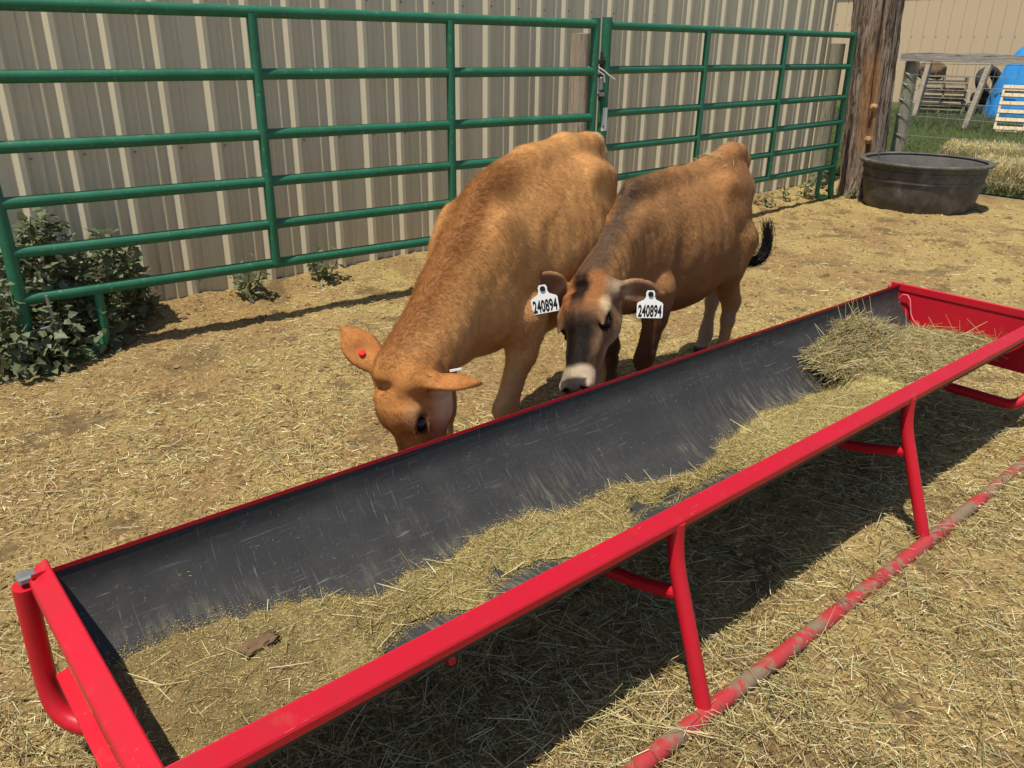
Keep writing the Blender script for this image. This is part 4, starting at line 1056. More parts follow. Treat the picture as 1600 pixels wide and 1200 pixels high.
weed('small weed at the barn wall, nearest the big weed', (-1.52, 4.50, 0.03), [(0, 0, .24, .1, -.1, .07), (.04, .03, .2, .3, 0, .06), (-.03, 0, .15, -.3, -.2, .06)], 70, 0.045, 5, 0, 'small weeds at the barn wall')
weed('small weed at the barn wall, farther from the big weed', (-1.17, 4.83, 0.04), [(0, 0, .22, 0, -.1, .07), (.05, .03, .19, .3, 0, .07), (-.03, 0, .16, -.3, -.2, .06)], 70, 0.045, 6, 0, 'small weeds at the barn wall')
weed('low green weeds under the end of the gate beside the barn corner', (2.93, 8.35, 0.0), [(0, 0, .2, .1, -.1, .14), (.15, .12, .24, .2, 0, .13), (-.25, -.2, .15, -.3, -.2, .15), (-.5, -.45, .12, -.3, -.2, .15)], 150, 0.045, 7, 60)
weed('small tuft of weed at the foot of the log post behind the tank', (3.42, 8.40, 0.0), [(0, 0, .08, .1, -.1, .05), (.04, .0, .1, .2, 0, .05)], 30, 0.035, 8, 0)

# ================================================================== CATTLE
class SDF:
    """distance field of a body on a grid (cow-local metres, X forward, Y left, Z up)"""
    def __init__(s, lo, hi, h):
        s.lo = np.array(lo, float); s.h = h
        s.n = np.ceil((np.array(hi) - s.lo) / h).astype(int) + 1
        s.D = np.full(s.n, 0.25, np.float32)
    def sl(s, lo, hi):
        a = np.clip(np.floor((np.array(lo) - s.lo) / s.h).astype(int), 0, s.n); b = np.clip(np.ceil((np.array(hi) - s.lo) / s.h).astype(int) + 1, 0, s.n)
        g = [s.lo[i] + s.h * np.arange(a[i], b[i], dtype=np.float32) for i in range(3)]
        return tuple(slice(a[i], b[i]) for i in range(3)), np.meshgrid(*[q.astype(np.float32) for q in g], indexing='ij', sparse=True)
    def put(s, lo, hi, fn, k, sub=False):
        m_ = max(k * 1.2, 0.02)
        S_, (X, Y, Z) = s.sl(np.array(lo) - m_, np.array(hi) + m_)
        A = s.D[S_]
        if A.size == 0: return
        d = fn(X, Y, Z).astype(np.float32)
        if sub:
            h_ = np.clip(0.5 - 0.5 * (A + d) / k, 0, 1); s.D[S_] = A * (1 - h_) - d * h_ + k * h_ * (1 - h_)
        else:
            h_ = np.clip(0.5 + 0.5 * (A - d) / k, 0, 1); s.D[S_] = A * (1 - h_) + d * h_ - k * h_ * (1 - h_)
    def cone(s, a, b, r1, r2, k=0.03, sub=False):
        a = np.array(a, float); b = np.array(b, float); ba = b - a; L2 = max(ba @ ba, 1e-9); r = max(r1, r2)
        def fn(X, Y, Z):
            t = np.clip(((X - a[0]) * ba[0] + (Y - a[1]) * ba[1] + (Z - a[2]) * ba[2]) / L2, 0, 1)
            return np.sqrt((X - a[0] - t * ba[0]) ** 2 + (Y - a[1] - t * ba[1]) ** 2 + (Z - a[2] - t * ba[2]) ** 2) - (r1 + (r2 - r1) * t)
        s.put(np.minimum(a, b) - r, np.maximum(a, b) + r, fn, k, sub)
    def chain(s, pts, rs, k=0.03):
        for i in range(len(pts) - 1): s.cone(pts[i], pts[i + 1], rs[i], rs[i + 1], k)
    def ell(s, c, r, M=None, k=0.03, sub=False):
        c = np.array(c, float); r = np.array(r, float); M = np.eye(3) if M is None else np.array(M); R_ = np.sqrt(((M * r[None, :]) ** 2).sum(1))
        def fn(X, Y, Z):
            x, y, z = X - c[0], Y - c[1], Z - c[2]
            u = [(M[0, i] * x + M[1, i] * y + M[2, i] * z) / r[i] for i in range(3)]
            k0 = np.sqrt(u[0] ** 2 + u[1] ** 2 + u[2] ** 2); k1 = np.sqrt((u[0] / r[0]) ** 2 + (u[1] / r[1]) ** 2 + (u[2] / r[2]) ** 2)
            return k0 * (k0 - 1) / np.maximum(k1, 1e-6)
        s.put(c - R_, c + R_, fn, k, sub)
    def loft(s, st, k=0.05):
        """st rows: x, z_top, z_bottom, half width"""
        st = np.array(sorted(st), float); x0, x1 = st[0, 0], st[-1, 0]
        # smooth interpolation
        xs = np.linspace(x0, x1, 60); cols = [np.interp(xs, st[:, 0], st[:, i]) for i in (1, 2, 3)]
        for _ in range(6):
            for c in cols: c[1:-1] = (c[:-2] + 2 * c[1:-1] + c[2:]) / 4
        def fn(X, Y, Z):
            Xc = np.clip(X, x0, x1); zt, zb, hw = [np.interp(Xc, xs, c) for c in cols]
            zc = zb + (zt - zb) * 0.48; hh = np.where(Z > zc, zt - zc, zc - zb); v = (Z - zc) / hh
            w = hw * np.where(v > 0, 1 - 0.30 * np.clip(v, 0, 1) ** 2, 1 - 0.06 * np.clip(-v, 0, 1))
            rr = np.sqrt((Y / w) ** 2 + v ** 2)
            d = (rr - 1) * np.minimum(w, hh) * 0.92
            return np.sqrt(np.maximum(d, 0) ** 2 + (X - Xc) ** 2) + np.minimum(d, 0)
        s.put((x0, -st[:, 3].max(), st[:, 2].min()), (x1, st[:, 3].max(), st[:, 1].max()), fn, k)
    def mesh(s):
        D = s.D; ins = D < 0
        c = np.zeros(np.array(D.shape) - 1, np.int8)
        for a in (0, 1):
            for b in (0, 1):
                for e in (0, 1): c += ins[a:D.shape[0] - 1 + a, b:D.shape[1] - 1 + b, e:D.shape[2] - 1 + e]
        act = (c > 0) & (c < 8); I = np.argwhere(act)
        acc = np.zeros((len(I), 3)); cnt = np.zeros(len(I))
        for ax in range(3):
            o1, o2 = [q for q in range(3) if q != ax]
            for a in (0, 1):
                for b in (0, 1):
                    p = I.copy(); p[:, o1] += a; p[:, o2] += b; q = p.copy(); q[:, ax] += 1
                    d0 = D[p[:, 0], p[:, 1], p[:, 2]]; d1 = D[q[:, 0], q[:, 1], q[:, 2]]
                    m_ = (d0 < 0) != (d1 < 0); t = np.where(m_, d0 / np.where(m_, d0 - d1, 1), 0)
                    pos = p.astype(float); pos[:, ax] += t
                    acc += pos * m_[:, None]; cnt += m_
        V = s.lo + s.h * acc / cnt[:, None]
        ids = np.full(act.shape, -1, np.int64); ids[I[:, 0], I[:, 1], I[:, 2]] = np.arange(len(I))
        F = []
        for ax in range(3):
            o1, o2 = (ax + 1) % 3, (ax + 2) % 3
            sl0 = [slice(None)] * 3; sl1 = [slice(None)] * 3; sl0[ax] = slice(0, -1); sl1[ax] = slice(1, None)
            ch = ins[tuple(sl0)] != ins[tuple(sl1)]; E = np.argwhere(ch)
            ok = (E[:, o1] > 0) & (E[:, o2] > 0) & (E[:, o1] < D.shape[o1] - 1) & (E[:, o2] < D.shape[o2] - 1); E = E[ok]
            sg = ins[E[:, 0], E[:, 1], E[:, 2]]
            def gi(a, b):
                p = E.copy(); p[:, o1] -= a; p[:, o2] -= b; return ids[p[:, 0], p[:, 1], p[:, 2]]
            q = np.stack([gi(1, 1), gi(0, 1), gi(0, 0), gi(1, 0)], -1)
            q[~sg] = q[~sg][:, ::-1]; F.append(q[(q >= 0).all(1)])
        return V, np.concatenate(F)
def vnormals(V, F):
    n = np.cross(V[F[:, 2]] - V[F[:, 0]], V[F[:, 3]] - V[F[:, 1]]); N = np.zeros_like(V)
    for k in range(4): np.add.at(N, F[:, k], n)
    return unit(N)
def smooth_mesh(V, F, it=2, lam=0.5):
    E = np.concatenate([F[:, [0, 1]], F[:, [1, 2]], F[:, [2, 3]], F[:, [3, 0]]]); E = np.unique(np.sort(E, 1), axis=0)
    deg = np.bincount(E.reshape(-1), minlength=len(V))[:, None]
    for i in range(it):
        for l_ in (lam, -lam * 1.04):
            A = np.zeros_like(V)
            for q in range(3): A[:, q] = np.bincount(E[:, 0], V[E[:, 1], q], len(V)) + np.bincount(E[:, 1], V[E[:, 0], q], len(V))
            V = V + l_ * (A / np.maximum(deg, 1) - V)
    return V
def frame(x, zh):
    x = unit(np.array(x, float)); z = np.array(zh, float); z = unit(z - x * (z @ x)); y = np.cross(z, x)
    return np.stack([x, y, z], 1)

def make_cow(P):
    fwd = np.array(P['fwd'], float); yaw = math.atan2(fwd[1], fwd[0]); ox, oy = P['loc']; sc = P['scale']
    c, s_ = math.cos(yaw), math.sin(yaw)
    Rz = np.array([[c, -s_, 0], [s_, c, 0], [0, 0, 1]]); O = np.array([ox, oy, 0])
    w2l = lambda p: (np.array(p, float) - O) @ Rz; d2l = lambda v: np.array(v, float) @ Rz
    root = thing('cow', P['label'], 'cow', (ox, oy, 0), yaw, None)
    # ---- head frame
    poll, muz = w2l(P['poll']), w2l(P['muzzle']); HM = frame(muz - poll, d2l(P['dorsal'])); hl = P['head_len'] / 0.38
    H = lambda x, y, z: poll + HM @ (np.array([x, y, z]) * hl)
    lo = np.array([-1.12, -0.36, -0.005]) * sc; hi = np.array([0.45, 0.36, 1.24]) * sc
    hp = np.stack([H(-.1, 0, 0), H(.42, 0, 0), H(.1, .25, .0), H(.1, -.25, .0), H(0, .25, .12), H(0, -.25, .12), H(0, .25, -.15), H(0, -.25, -.15), H(.42, 0, -.15)])
    lo = np.minimum(lo, hp.min(0) - 0.03); hi = np.maximum(hi, hp.max(0) + 0.03)
    B = SDF(lo, hi, 0.0062)
    a = lambda *p: np.array(p) * sc
    # ---- trunk
    B.loft([[q[0] * sc, q[1] * sc, q[2] * sc, q[3] * sc] for q in P['trunk']], 0.05)
    nr, lr = P['nr'], P['lr']
    for y in (1, -1):
        # shoulder blade, point of shoulder, elbow mass
        B.ell(a(0.02, .092 * y, .74), a(.20, .095, .052), frame((.35, 0, 1), (0, y, .15)), 0.06 * sc)
        B.ell(a(.10, .092 * y, .63), a(.070, .048, .085), None, 0.06 * sc)
        B.ell(a(-.04, .135 * y, .56), a(.075, .050, .085), None, 0.05 * sc)
        # hook and pin bones, thigh
        B.ell(a(-.60, .128 * y, .972), a(.07, .030, .030), frame((1, 0, .25), (0, 0, 1)), 0.09 * sc)
        B.ell(a(-.870, .068 * y, .915), a(.045, .026, .034), None, 0.07 * sc)
        B.ell(a(-.70, .098 * y, .74), a(.20, .110, .066), frame((.5, 0, 1), (0, y, 0)), 0.07 * sc)
        B.ell(a(-.62, .13 * y, .63), a(.09, .065, .11), None, 0.06 * sc)
        # hollows behind and before the shoulder, and the flank
        B.cone(a(-.135, .218 * y, .90), a(-.10, .200 * y, .58), .044 * sc, .034 * sc, .045 * sc, True)
        B.cone(a(-.50, .262 * y, .92), a(-.58, .245 * y, .78), .050 * sc, .030 * sc, .06 * sc, True)
        B.cone(a(.15, .158 * y, .90), a(.19, .160 * y, .76), .028 * sc, .022 * sc, .06 * sc, True)
    # spine ridge and tail head
    B.chain([a(0.02, 0, P['wth']), a(-.3, 0, P['mid']), a(-.58, 0, P['mid'] + .015), a(-.80, 0, 1.035 + P['rump'])], [.03 * sc, .028 * sc, .03 * sc, .03 * sc], 0.06 * sc)
    B.chain([a(-.78, 0, 1.03 + P['rump']), a(-.88, 0, 1.03 + P['rump']), a(-.945, 0, .985 + P['rump']), a(-.965, 0, .88)] + [a(*p) for p in P['tail']], [.034 * sc, .032 * sc, .026 * sc, .022 * sc] + [.016 * sc, .013 * sc, .011 * sc, .010 * sc][:len(P['tail'])], 0.035 * sc)
    # ---- legs
    for y, fx, hx in ((1, P['front'][0], P['hind'][0]), (-1, P['front'][1], P['hind'][1])):
        f0 = P.get('fy', 0.105); hy = P.get('hy', (.11, .11))[0 if y > 0 else 1]
        B.chain([a(-.02, .135 * y, .60), a(fx * .4 - .02, .13 * y, .47), a(fx * .8 + .01, (f0 + .01) * y, .30), a(fx * .9 + .012, f0 * y, .27), a(fx + 0, f0 * y, .20), a(fx, f0 * y, .12), a(fx + .005, f0 * y, .095), a(fx + .035, f0 * y, .045)],
                [.074 * sc, .055 * sc * lr, .041 * sc * lr, .040 * sc * lr, .028 * sc * lr, .026 * sc * lr, .032 * sc * lr, .028 * sc * lr], 0.028 * sc)
        B.cone(a(fx + .035, f0 * y, .045), a(fx + .05, f0 * y, .018), .030 * sc, .034 * sc, 0.01)
        B.chain([a(-.70, .125 * y, .70), a(-.66 + hx * .3, .125 * y, .58), a(-.79 + hx * .8, (hy * .6 + .046) * y, .43), a(-.855 + hx, hy * y, .37), a(-.835 + hx, hy * y, .28), a(-.815 + hx, hy * y, .14), a(-.81 + hx, hy * y, .10), a(-.775 + hx, hy * y, .045)],
                [.11 * sc, .085 * sc, .048 * sc, .040 * sc, .030 * sc, .026 * sc, .032 * sc, .028 * sc], 0.03 * sc)
        B.cone(a(-.80 + hx, (hy * .7 + .03) * y, .42), a(-.875 + hx, hy * y, .40), .025 * sc, .024 * sc, 0.03)
        B.cone(a(-.775 + hx, hy * y, .045), a(-.755 + hx, hy * y, .018), .031 * sc, .035 * sc, 0.01)
    # ---- neck: thick at the shoulders, deep section made of an upper and a lower chain
    n0, n1 = a(*P.get('neck_top', (.02, 0, .87))), a(*P.get('neck_low', (.16, 0, .66)))
    t0, t1 = H(-.005, 0, -.035), H(.05, 0, -.115)
    m0 = (n0 + t0) / 2 + np.array(P.get('crest', (0, 0, .03))); m1 = (n1 + t1) / 2 + np.array(P.get('throat', (0, 0, 0)))
    B.chain([n0, (n0 + m0) / 2 , m0, t0], [.100 * sc, .080 * sc * nr, .064 * sc * nr, .056 * hl], 0.06 * sc)
    B.chain([n1, m1, t1], [.115 * sc, .078 * sc * nr, .056 * hl], 0.07 * sc)
    B.chain([(n0 + n1) / 2, (m0 + m1) / 2, (t0 + t1) / 2], [.120 * sc, .080 * sc * nr, .060 * hl], 0.07 * sc)
    # dewlap
    B.chain([a(.20, 0, .53), n1 * .7 + t1 * .3 + np.array([0, 0, -.075 * sc]), m1 + np.array([0, 0, -.05 * sc])], [.045 * sc, .030 * sc, .02 * sc], 0.06 * sc)
    # ---- head
    hk = 0.02 * hl
    E_ = lambda cc, rr, k=0.025, M=HM, sub=False: B.ell(H(*cc), np.array(rr) * hl, M, k * hl, sub)
    E_((.040, 0, -.045), (.075, .072, .066), .03)            # cranium
    fb = P.get('brow', 0.0)
    E_((.105, 0, -.034 + fb), (.078, .084, .056), .03)       # broad domed forehead
    E_((.012, 0, -.008), (.036, .048, .032), .022)           # poll
    E_((.150, 0, -.078), (.10, .058, .058), .03)
    B.cone(H(.18, 0, -.058), H(.315, 0, -.060), .043 * hl, .037 * hl, .03 * hl)    # nasal bridge, dished below the forehead
    B.cone(H(.050, -.055, .022), H(.046, .055, .022), .013 * hl, .013 * hl, .018 * hl, True)      # fold behind the forehead
    for y in (1, -1):                                        # wrinkles above the eyes
        for q0, q1 in (((.062, .045, .024), (.088, .094, -.012)), ((.078, .052, .024), (.100, .094, -.006))):
            B.cone(H(q0[0], q0[1] * y, q0[2]), H(q1[0], q1[1] * y, q1[2]), .006 * hl, .006 * hl, .007 * hl, True)
    E_((.240, 0, -.088), (.10, .046, .046), .03)
    E_((.338, 0, -.070), (.046, .055, .045), .022)           # muzzle
    E_((.362, 0, -.082), (.028, .052, .034), .015)
    B.cone(H(.09, 0, -.125), H(.325, 0, -.116), .046 * hl, .030 * hl, .03 * hl)     # lower jaw
    for y in (1, -1):
        E_((.105, .050 * y, -.105), (.075, .032, .056), .03)     # cheek
        E_((.124, .072 * y, -.028), (.040, .020, .020), .022)    # brow
        E_((.180, .046 * y, -.062), (.075, .014, .014), .03)     # face crest
        E_((.150, .084 * y, -.046), (.027, .011, .019), .010, HM, True)   # eye socket
        E_((.148, .080 * y, -.026), (.034, .010, .007), .008)    # upper lid
        E_((.152, .077 * y, -.067), (.030, .009, .005), .008)    # lower lid
        E_((.374, .032 * y, -.060), (.014, .012, .009), .008, HM @ np.array(Matrix.Rotation(R(35) * y, 3, 'X')), True)   # nostril
        E_((.366, .040 * y, -.058), (.020, .016, .018), .012)
        E_((.374, .034 * y, -.062), (.015, .009, .008), .008, HM, True)
        E_((.330, .058 * y, -.099), (.050, .010, .0045), .006, HM, True)       # mouth line
    E_((.365, 0, -.106), (.02, .045, .0045), .006, HM, True)
    # ---- ears
    ears = []
    for key, y in (('ear_left', 1), ('ear_right', -1)):
        tip, opn, el = w2l(P[key][0]), d2l(P[key][1]), P[key][2]
        b0 = H(.030, .072 * y, -.034); EM = frame(tip - b0, opn)
        B.cone(b0, b0 + EM[:, 0] * .05 * hl, .036 * hl, .024 * hl, .03 * hl)
        cc = b0 + EM[:, 0] * el * .58
        B.ell(cc - EM[:, 0] * el * .05, (el * .40, el * P[key][3], .014), EM, .012)
        B.cone(cc + EM[:, 0] * el * .12, cc + EM[:, 0] * el * .43, el * P[key][3] * .36, .006, .022)
        B.ell(cc + EM[:, 2] * .0165 - EM[:, 0] * el * .02, (el * .38, el * P[key][3] * .80, .0150), EM, .006, True)
        ears.append((b0, EM, el))
    V, F = B.mesh(); V = smooth_mesh(V, F, 2)
    N = vnormals(V, F)
    V = V + N * ((fbm(V[:, 0] * 13, V[:, 1] * 13, V[:, 2] * 13, 3, P['seed'] + 30) - .5) * .009)[:, None]
    px_, py_, pz_ = V.T / sc
    ribm = sstep(-.12, -.20, px_) * sstep(-.58, -.48, px_) * sstep(.50, .60, pz_) * sstep(.98, .86, pz_)
    V = V + N * (ribm * .0008 * np.sin((px_ + .22 * (pz_ - .7)) * 2 * math.pi / .072))[:, None]
    hs = (V - poll) @ HM / hl; fold = sstep(.0, -.06, hs[:, 0]) * sstep(.0, .08, px_) * sstep(-.02, -.09, hs[:, 2])
    V = V + N * (fold * .0010 * np.sin(np.linalg.norm(V - poll, axis=1) * 2 * math.pi / .048 + 3 * fbm(V[:, 0] * 8, V[:, 1] * 8, V[:, 2] * 8, 2, 5)))[:, None]
    N = vnormals(V, F)
    # ---- colours of the coat
    hc = (V - poll) @ HM / hl                         # head coordinates
    inhead = sstep(-0.06, 0.02, hc[:, 0]) * sstep(.30, .20, np.abs(hc[:, 1])) * sstep(.45, .40, hc[:, 0]) * sstep(-.24, -.17, hc[:, 2])
    nz = fbm(V[:, 0] * 9, V[:, 1] * 9, V[:, 2] * 9, 4, P['seed']); nz2 = fbm(V[:, 0] * 45, V[:, 1] * 45, V[:, 2] * 45, 3, P['seed'] + 5)
    eart = [((V - b) @ M) / l for b, M, l in ears]
    inear = [np.clip(sstep(.22, .36, q[:, 0]) * (q[:, 0] < 1.25) * (np.abs(q[:, 1]) < .45) * (np.abs(q[:, 2]) < .14), 0, 1) for q in eart]
    cl_ = np.array([a(-.22, 0, 1.02), n0 + a(0, 0, .14), m0 + a(0, 0, .085), H(.0, 0, .02)]); crd = np.full(len(V), 9.0)
    for i in range(3):
        ab = cl_[i + 1] - cl_[i]; t_ = np.clip(((V - cl_[i]) @ ab) / (ab @ ab), 0, 1); crd = np.minimum(crd, np.linalg.norm(V - cl_[i] - t_[:, None] * ab, axis=1) / sc)
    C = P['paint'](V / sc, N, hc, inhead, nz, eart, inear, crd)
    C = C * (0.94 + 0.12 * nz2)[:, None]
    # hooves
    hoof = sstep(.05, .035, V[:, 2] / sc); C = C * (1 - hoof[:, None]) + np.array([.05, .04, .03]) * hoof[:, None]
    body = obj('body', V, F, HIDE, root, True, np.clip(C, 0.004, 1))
    # ---- eyes
    for y in (1, -1):
        eb = MB(); rr = .0222 * hl; n1_, n2_ = 10, 18; pts = []
        for i in range(n1_ + 1):
            for j in range(n2_):
                th, ph = math.pi * i / n1_, 2 * math.pi * j / n2_
                pts.append(H(.150, .0655 * y, -.046) + HM @ np.array([rr * 1.18 * math.sin(th) * math.cos(ph), rr * math.cos(th), rr * .98 * math.sin(th) * math.sin(ph)]))
        eb.add(pts, [[i * n2_ + j, i * n2_ + (j + 1) % n2_, (i + 1) * n2_ + (j + 1) % n2_, (i + 1) * n2_ + j] for i in range(n1_) for j in range(n2_)])
        eb.build('eye', EYE, root, True)
    # ---- short coat of hair
    g = np.random.default_rng(P['seed'] + 50)
    A = np.linalg.norm(np.cross(V[F[:, 2]] - V[F[:, 0]], V[F[:, 3]] - V[F[:, 1]]), axis=1) * .5
    fcn = V[F].mean(1); fz = fcn[:, 2] / sc
    camv = w2l((0, 0, 1.4)); facing = np.sum(N[F[:, 0]] * unit(camv - fcn), 1)
    wgt = A * np.where(fz < .06, 0, 1) * np.where(facing > -0.35, 1, 0.25) * (1 + 0.8 * inhead[F[:, 0]])
    # no hair on the nose pad or over the eyes
    fh = hc[F[:, 0]]; wgt = wgt * np.where((fh[:, 0] > .352) & (inhead[F[:, 0]] > .5), 0, 1)
    for y in (1, -1): wgt = wgt * np.where(np.linalg.norm((fh - np.array([.150, .078 * y, -.046])) / np.array([1.25, 1.4, .9]), axis=1) < .024, 0, 1)
    nh = P['hairs']; cum = np.cumsum(wgt); fi = np.searchsorted(cum, g.random(nh) * cum[-1])
    wq = g.dirichlet((1, 1, 1, 1), nh); Pp = (V[F[fi]] * wq[:, :, None]).sum(1); Nn = unit((N[F[fi]] * wq[:, :, None]).sum(1)); Cc = (C[F[fi]] * wq[:, :, None]).sum(1)
    hcp = hc[F[fi, 0]]; ih = inhead[F[fi, 0]][:, None]
    flow = np.array([-1.0, 0, -0.55]) + np.stack([0 * Pp[:, 0], 0 * Pp[:, 0], -0.7 * sstep(.6, .3, Pp[:, 2] / sc)], -1)
    # on the head hair runs from the muzzle up to the poll and outward on the ears
    fh = -HM[:, 0] * 0.2 + HM[:, 0][None] * np.where(hcp[:, 0:1] > .1, .9, -.2) + np.sign(hcp[:, 1:2]) * HM[:, 1][None] * .5
    flow = flow * (1 - ih) + fh * ih
    for q, M in zip(inear, [e[1] for e in ears]):
        e_ = q[F[fi, 0]][:, None]; flow = flow * (1 - e_) + M[:, 0] * e_
    sw = (fbm(Pp[:, 0] * 4, Pp[:, 1] * 4, Pp[:, 2] * 4, 2, P['seed'] + 9) - .5)[:, None] * 0.7
    flow = flow + np.cross(Nn, flow) * sw
    flow = unit(flow - Nn * np.sum(flow * Nn, 1, keepdims=True))
    lift = g.uniform(.03, .20, nh)[:, None] * (1 - .4 * ih)
    D = unit(flow + Nn * lift + g.normal(0, .17, (nh, 3)))
    Lh = g.uniform(.009, .017, nh) * (1 - .30 * ih[:, 0]) * sc * P.get('hair_len', 1)
    crest_ = sstep(.07, .02, np.abs(Pp[:, 1])) * (Nn[:, 2] > .3) * (Pp[:, 0] > -.25 * sc); Lh = Lh * (1 + .7 * crest_)
    wd = g.uniform(.0009, .0016, nh)
    sd_ = unit(np.cross(D, Nn)) * (wd * .5)[:, None]
    p0 = Pp - Nn * .0015; p2 = Pp + D * Lh[:, None]
    HV = np.stack([p0 - sd_, p0 + sd_, p2], 1).reshape(-1, 3); b_ = np.arange(nh)[:, None] * 3
    HT = b_ + np.array([[0, 1, 2]])
    Hc = np.repeat(np.clip(Cc * (1 + (g.uniform(.86, 1.16, nh) - 1) * (1 + .8 * ih[:, 0]))[:, None], .004, 1), 3, 0)
    hairo = obj('coat', HV, HT, FUR, root, True, Hc)
    NN = np.repeat(unit(Nn + g.normal(0, .09, (nh, 3)) + D * .10), 3, 0)
    hairo.data.normals_split_custom_set_from_vertices(NN.tolist())
    hairo['kind'] = 'stuff'
    return root, dict(H=H, HM=HM, hl=hl, ears=ears, w2l=w2l, sc=sc, Rz=Rz)

def lerp3(a, b, t): return a * (1 - t[:, None]) + np.array(b) * t[:, None]
def paint_golden(p, N, hc, ih, nz, eart, inear, crd):
    x, y, z = p.T
    c = np.ones((len(p), 3)) * np.array([.55, .280, .100])
    c = lerp3(c, (.30, .112, .032), sstep(.30, .75, nz) * .35)
    c = lerp3(c, (.20, .078, .024), .88 * sstep(.125, .035, crd + .09 * (nz - .5)) * sstep(-.26, -.04, x) * (1 - .7 * ih))   # darker crest of the neck
    c = lerp3(c, (.50, .31, .14), .7 * sstep(.5, .25, z) * (1 - ih))                                          # paler lower legs
    c = lerp3(c, (.34, .14, .045), .8 * sstep(.05, .02, np.abs(z - .27)) * (x > -.3) * (1 - ih))               # brown knees
    c = lerp3(c, (.54, .36, .18), .6 * sstep(.56, .46, z) * sstep(-.65, -.4, x) * (np.abs(y) < .15) * (1 - ih))  # pale brisket and belly
    c = lerp3(c, (.62, .45, .27), .8 * sstep(-.84, -.90, x) * sstep(.5, .7, z) * (np.abs(y) < .16))
    h = np.ones_like(c) * np.array([.40, .170, .05])
    h = lerp3(h, (.28, .095, .026), sstep(.4, .7, nz) * .5)
    h = lerp3(h, (.20, .065, .02), .8 * sstep(.035, .01, np.abs(hc[:, 1])) * sstep(.10, .16, hc[:, 0]) * (hc[:, 2] > -.1))
    h = lerp3(h, (.48, .28, .13), .55 * sstep(.04, .02, np.linalg.norm(np.stack([hc[:, 0] - .118, np.abs(hc[:, 1]) - .085, hc[:, 2] + .025], -1), axis=1)))
    h = lerp3(h, (.60, .41, .23), .85 * sstep(-.070, -.115, hc[:, 2]) * sstep(.04, .06, np.abs(hc[:, 1])) * sstep(.035, .07, hc[:, 0]))
    h = lerp3(h, (.55, .40, .26), sstep(.30, .33, hc[:, 0]))
    h = lerp3(h, (.03, .022, .02), sstep(.357, .362, hc[:, 0]))
    for s in (1, -1): h = lerp3(h, (.09, .042, .020), .9 * sstep(.031, .025, np.linalg.norm(np.stack([(hc[:, 0] - .150) / 1.25, hc[:, 1] - .079 * s, (hc[:, 2] + .046)], -1), axis=1)))
    c = c * (1 - ih[:, None]) + h * ih[:, None]
    for q, m_ in zip(eart, inear):
        e = np.ones_like(c) * np.array([.42, .17, .05]); e = lerp3(e, (.48, .235, .12), sstep(.0, .03, q[:, 2]))
        e = lerp3(e, (.16, .06, .025), .7 * sstep(.24, .29, np.sqrt(((q[:, 0] - .58) / 1.75) ** 2 + q[:, 1] ** 2)))
        c = c * (1 - m_[:, None]) + e * m_[:, None]
    return c
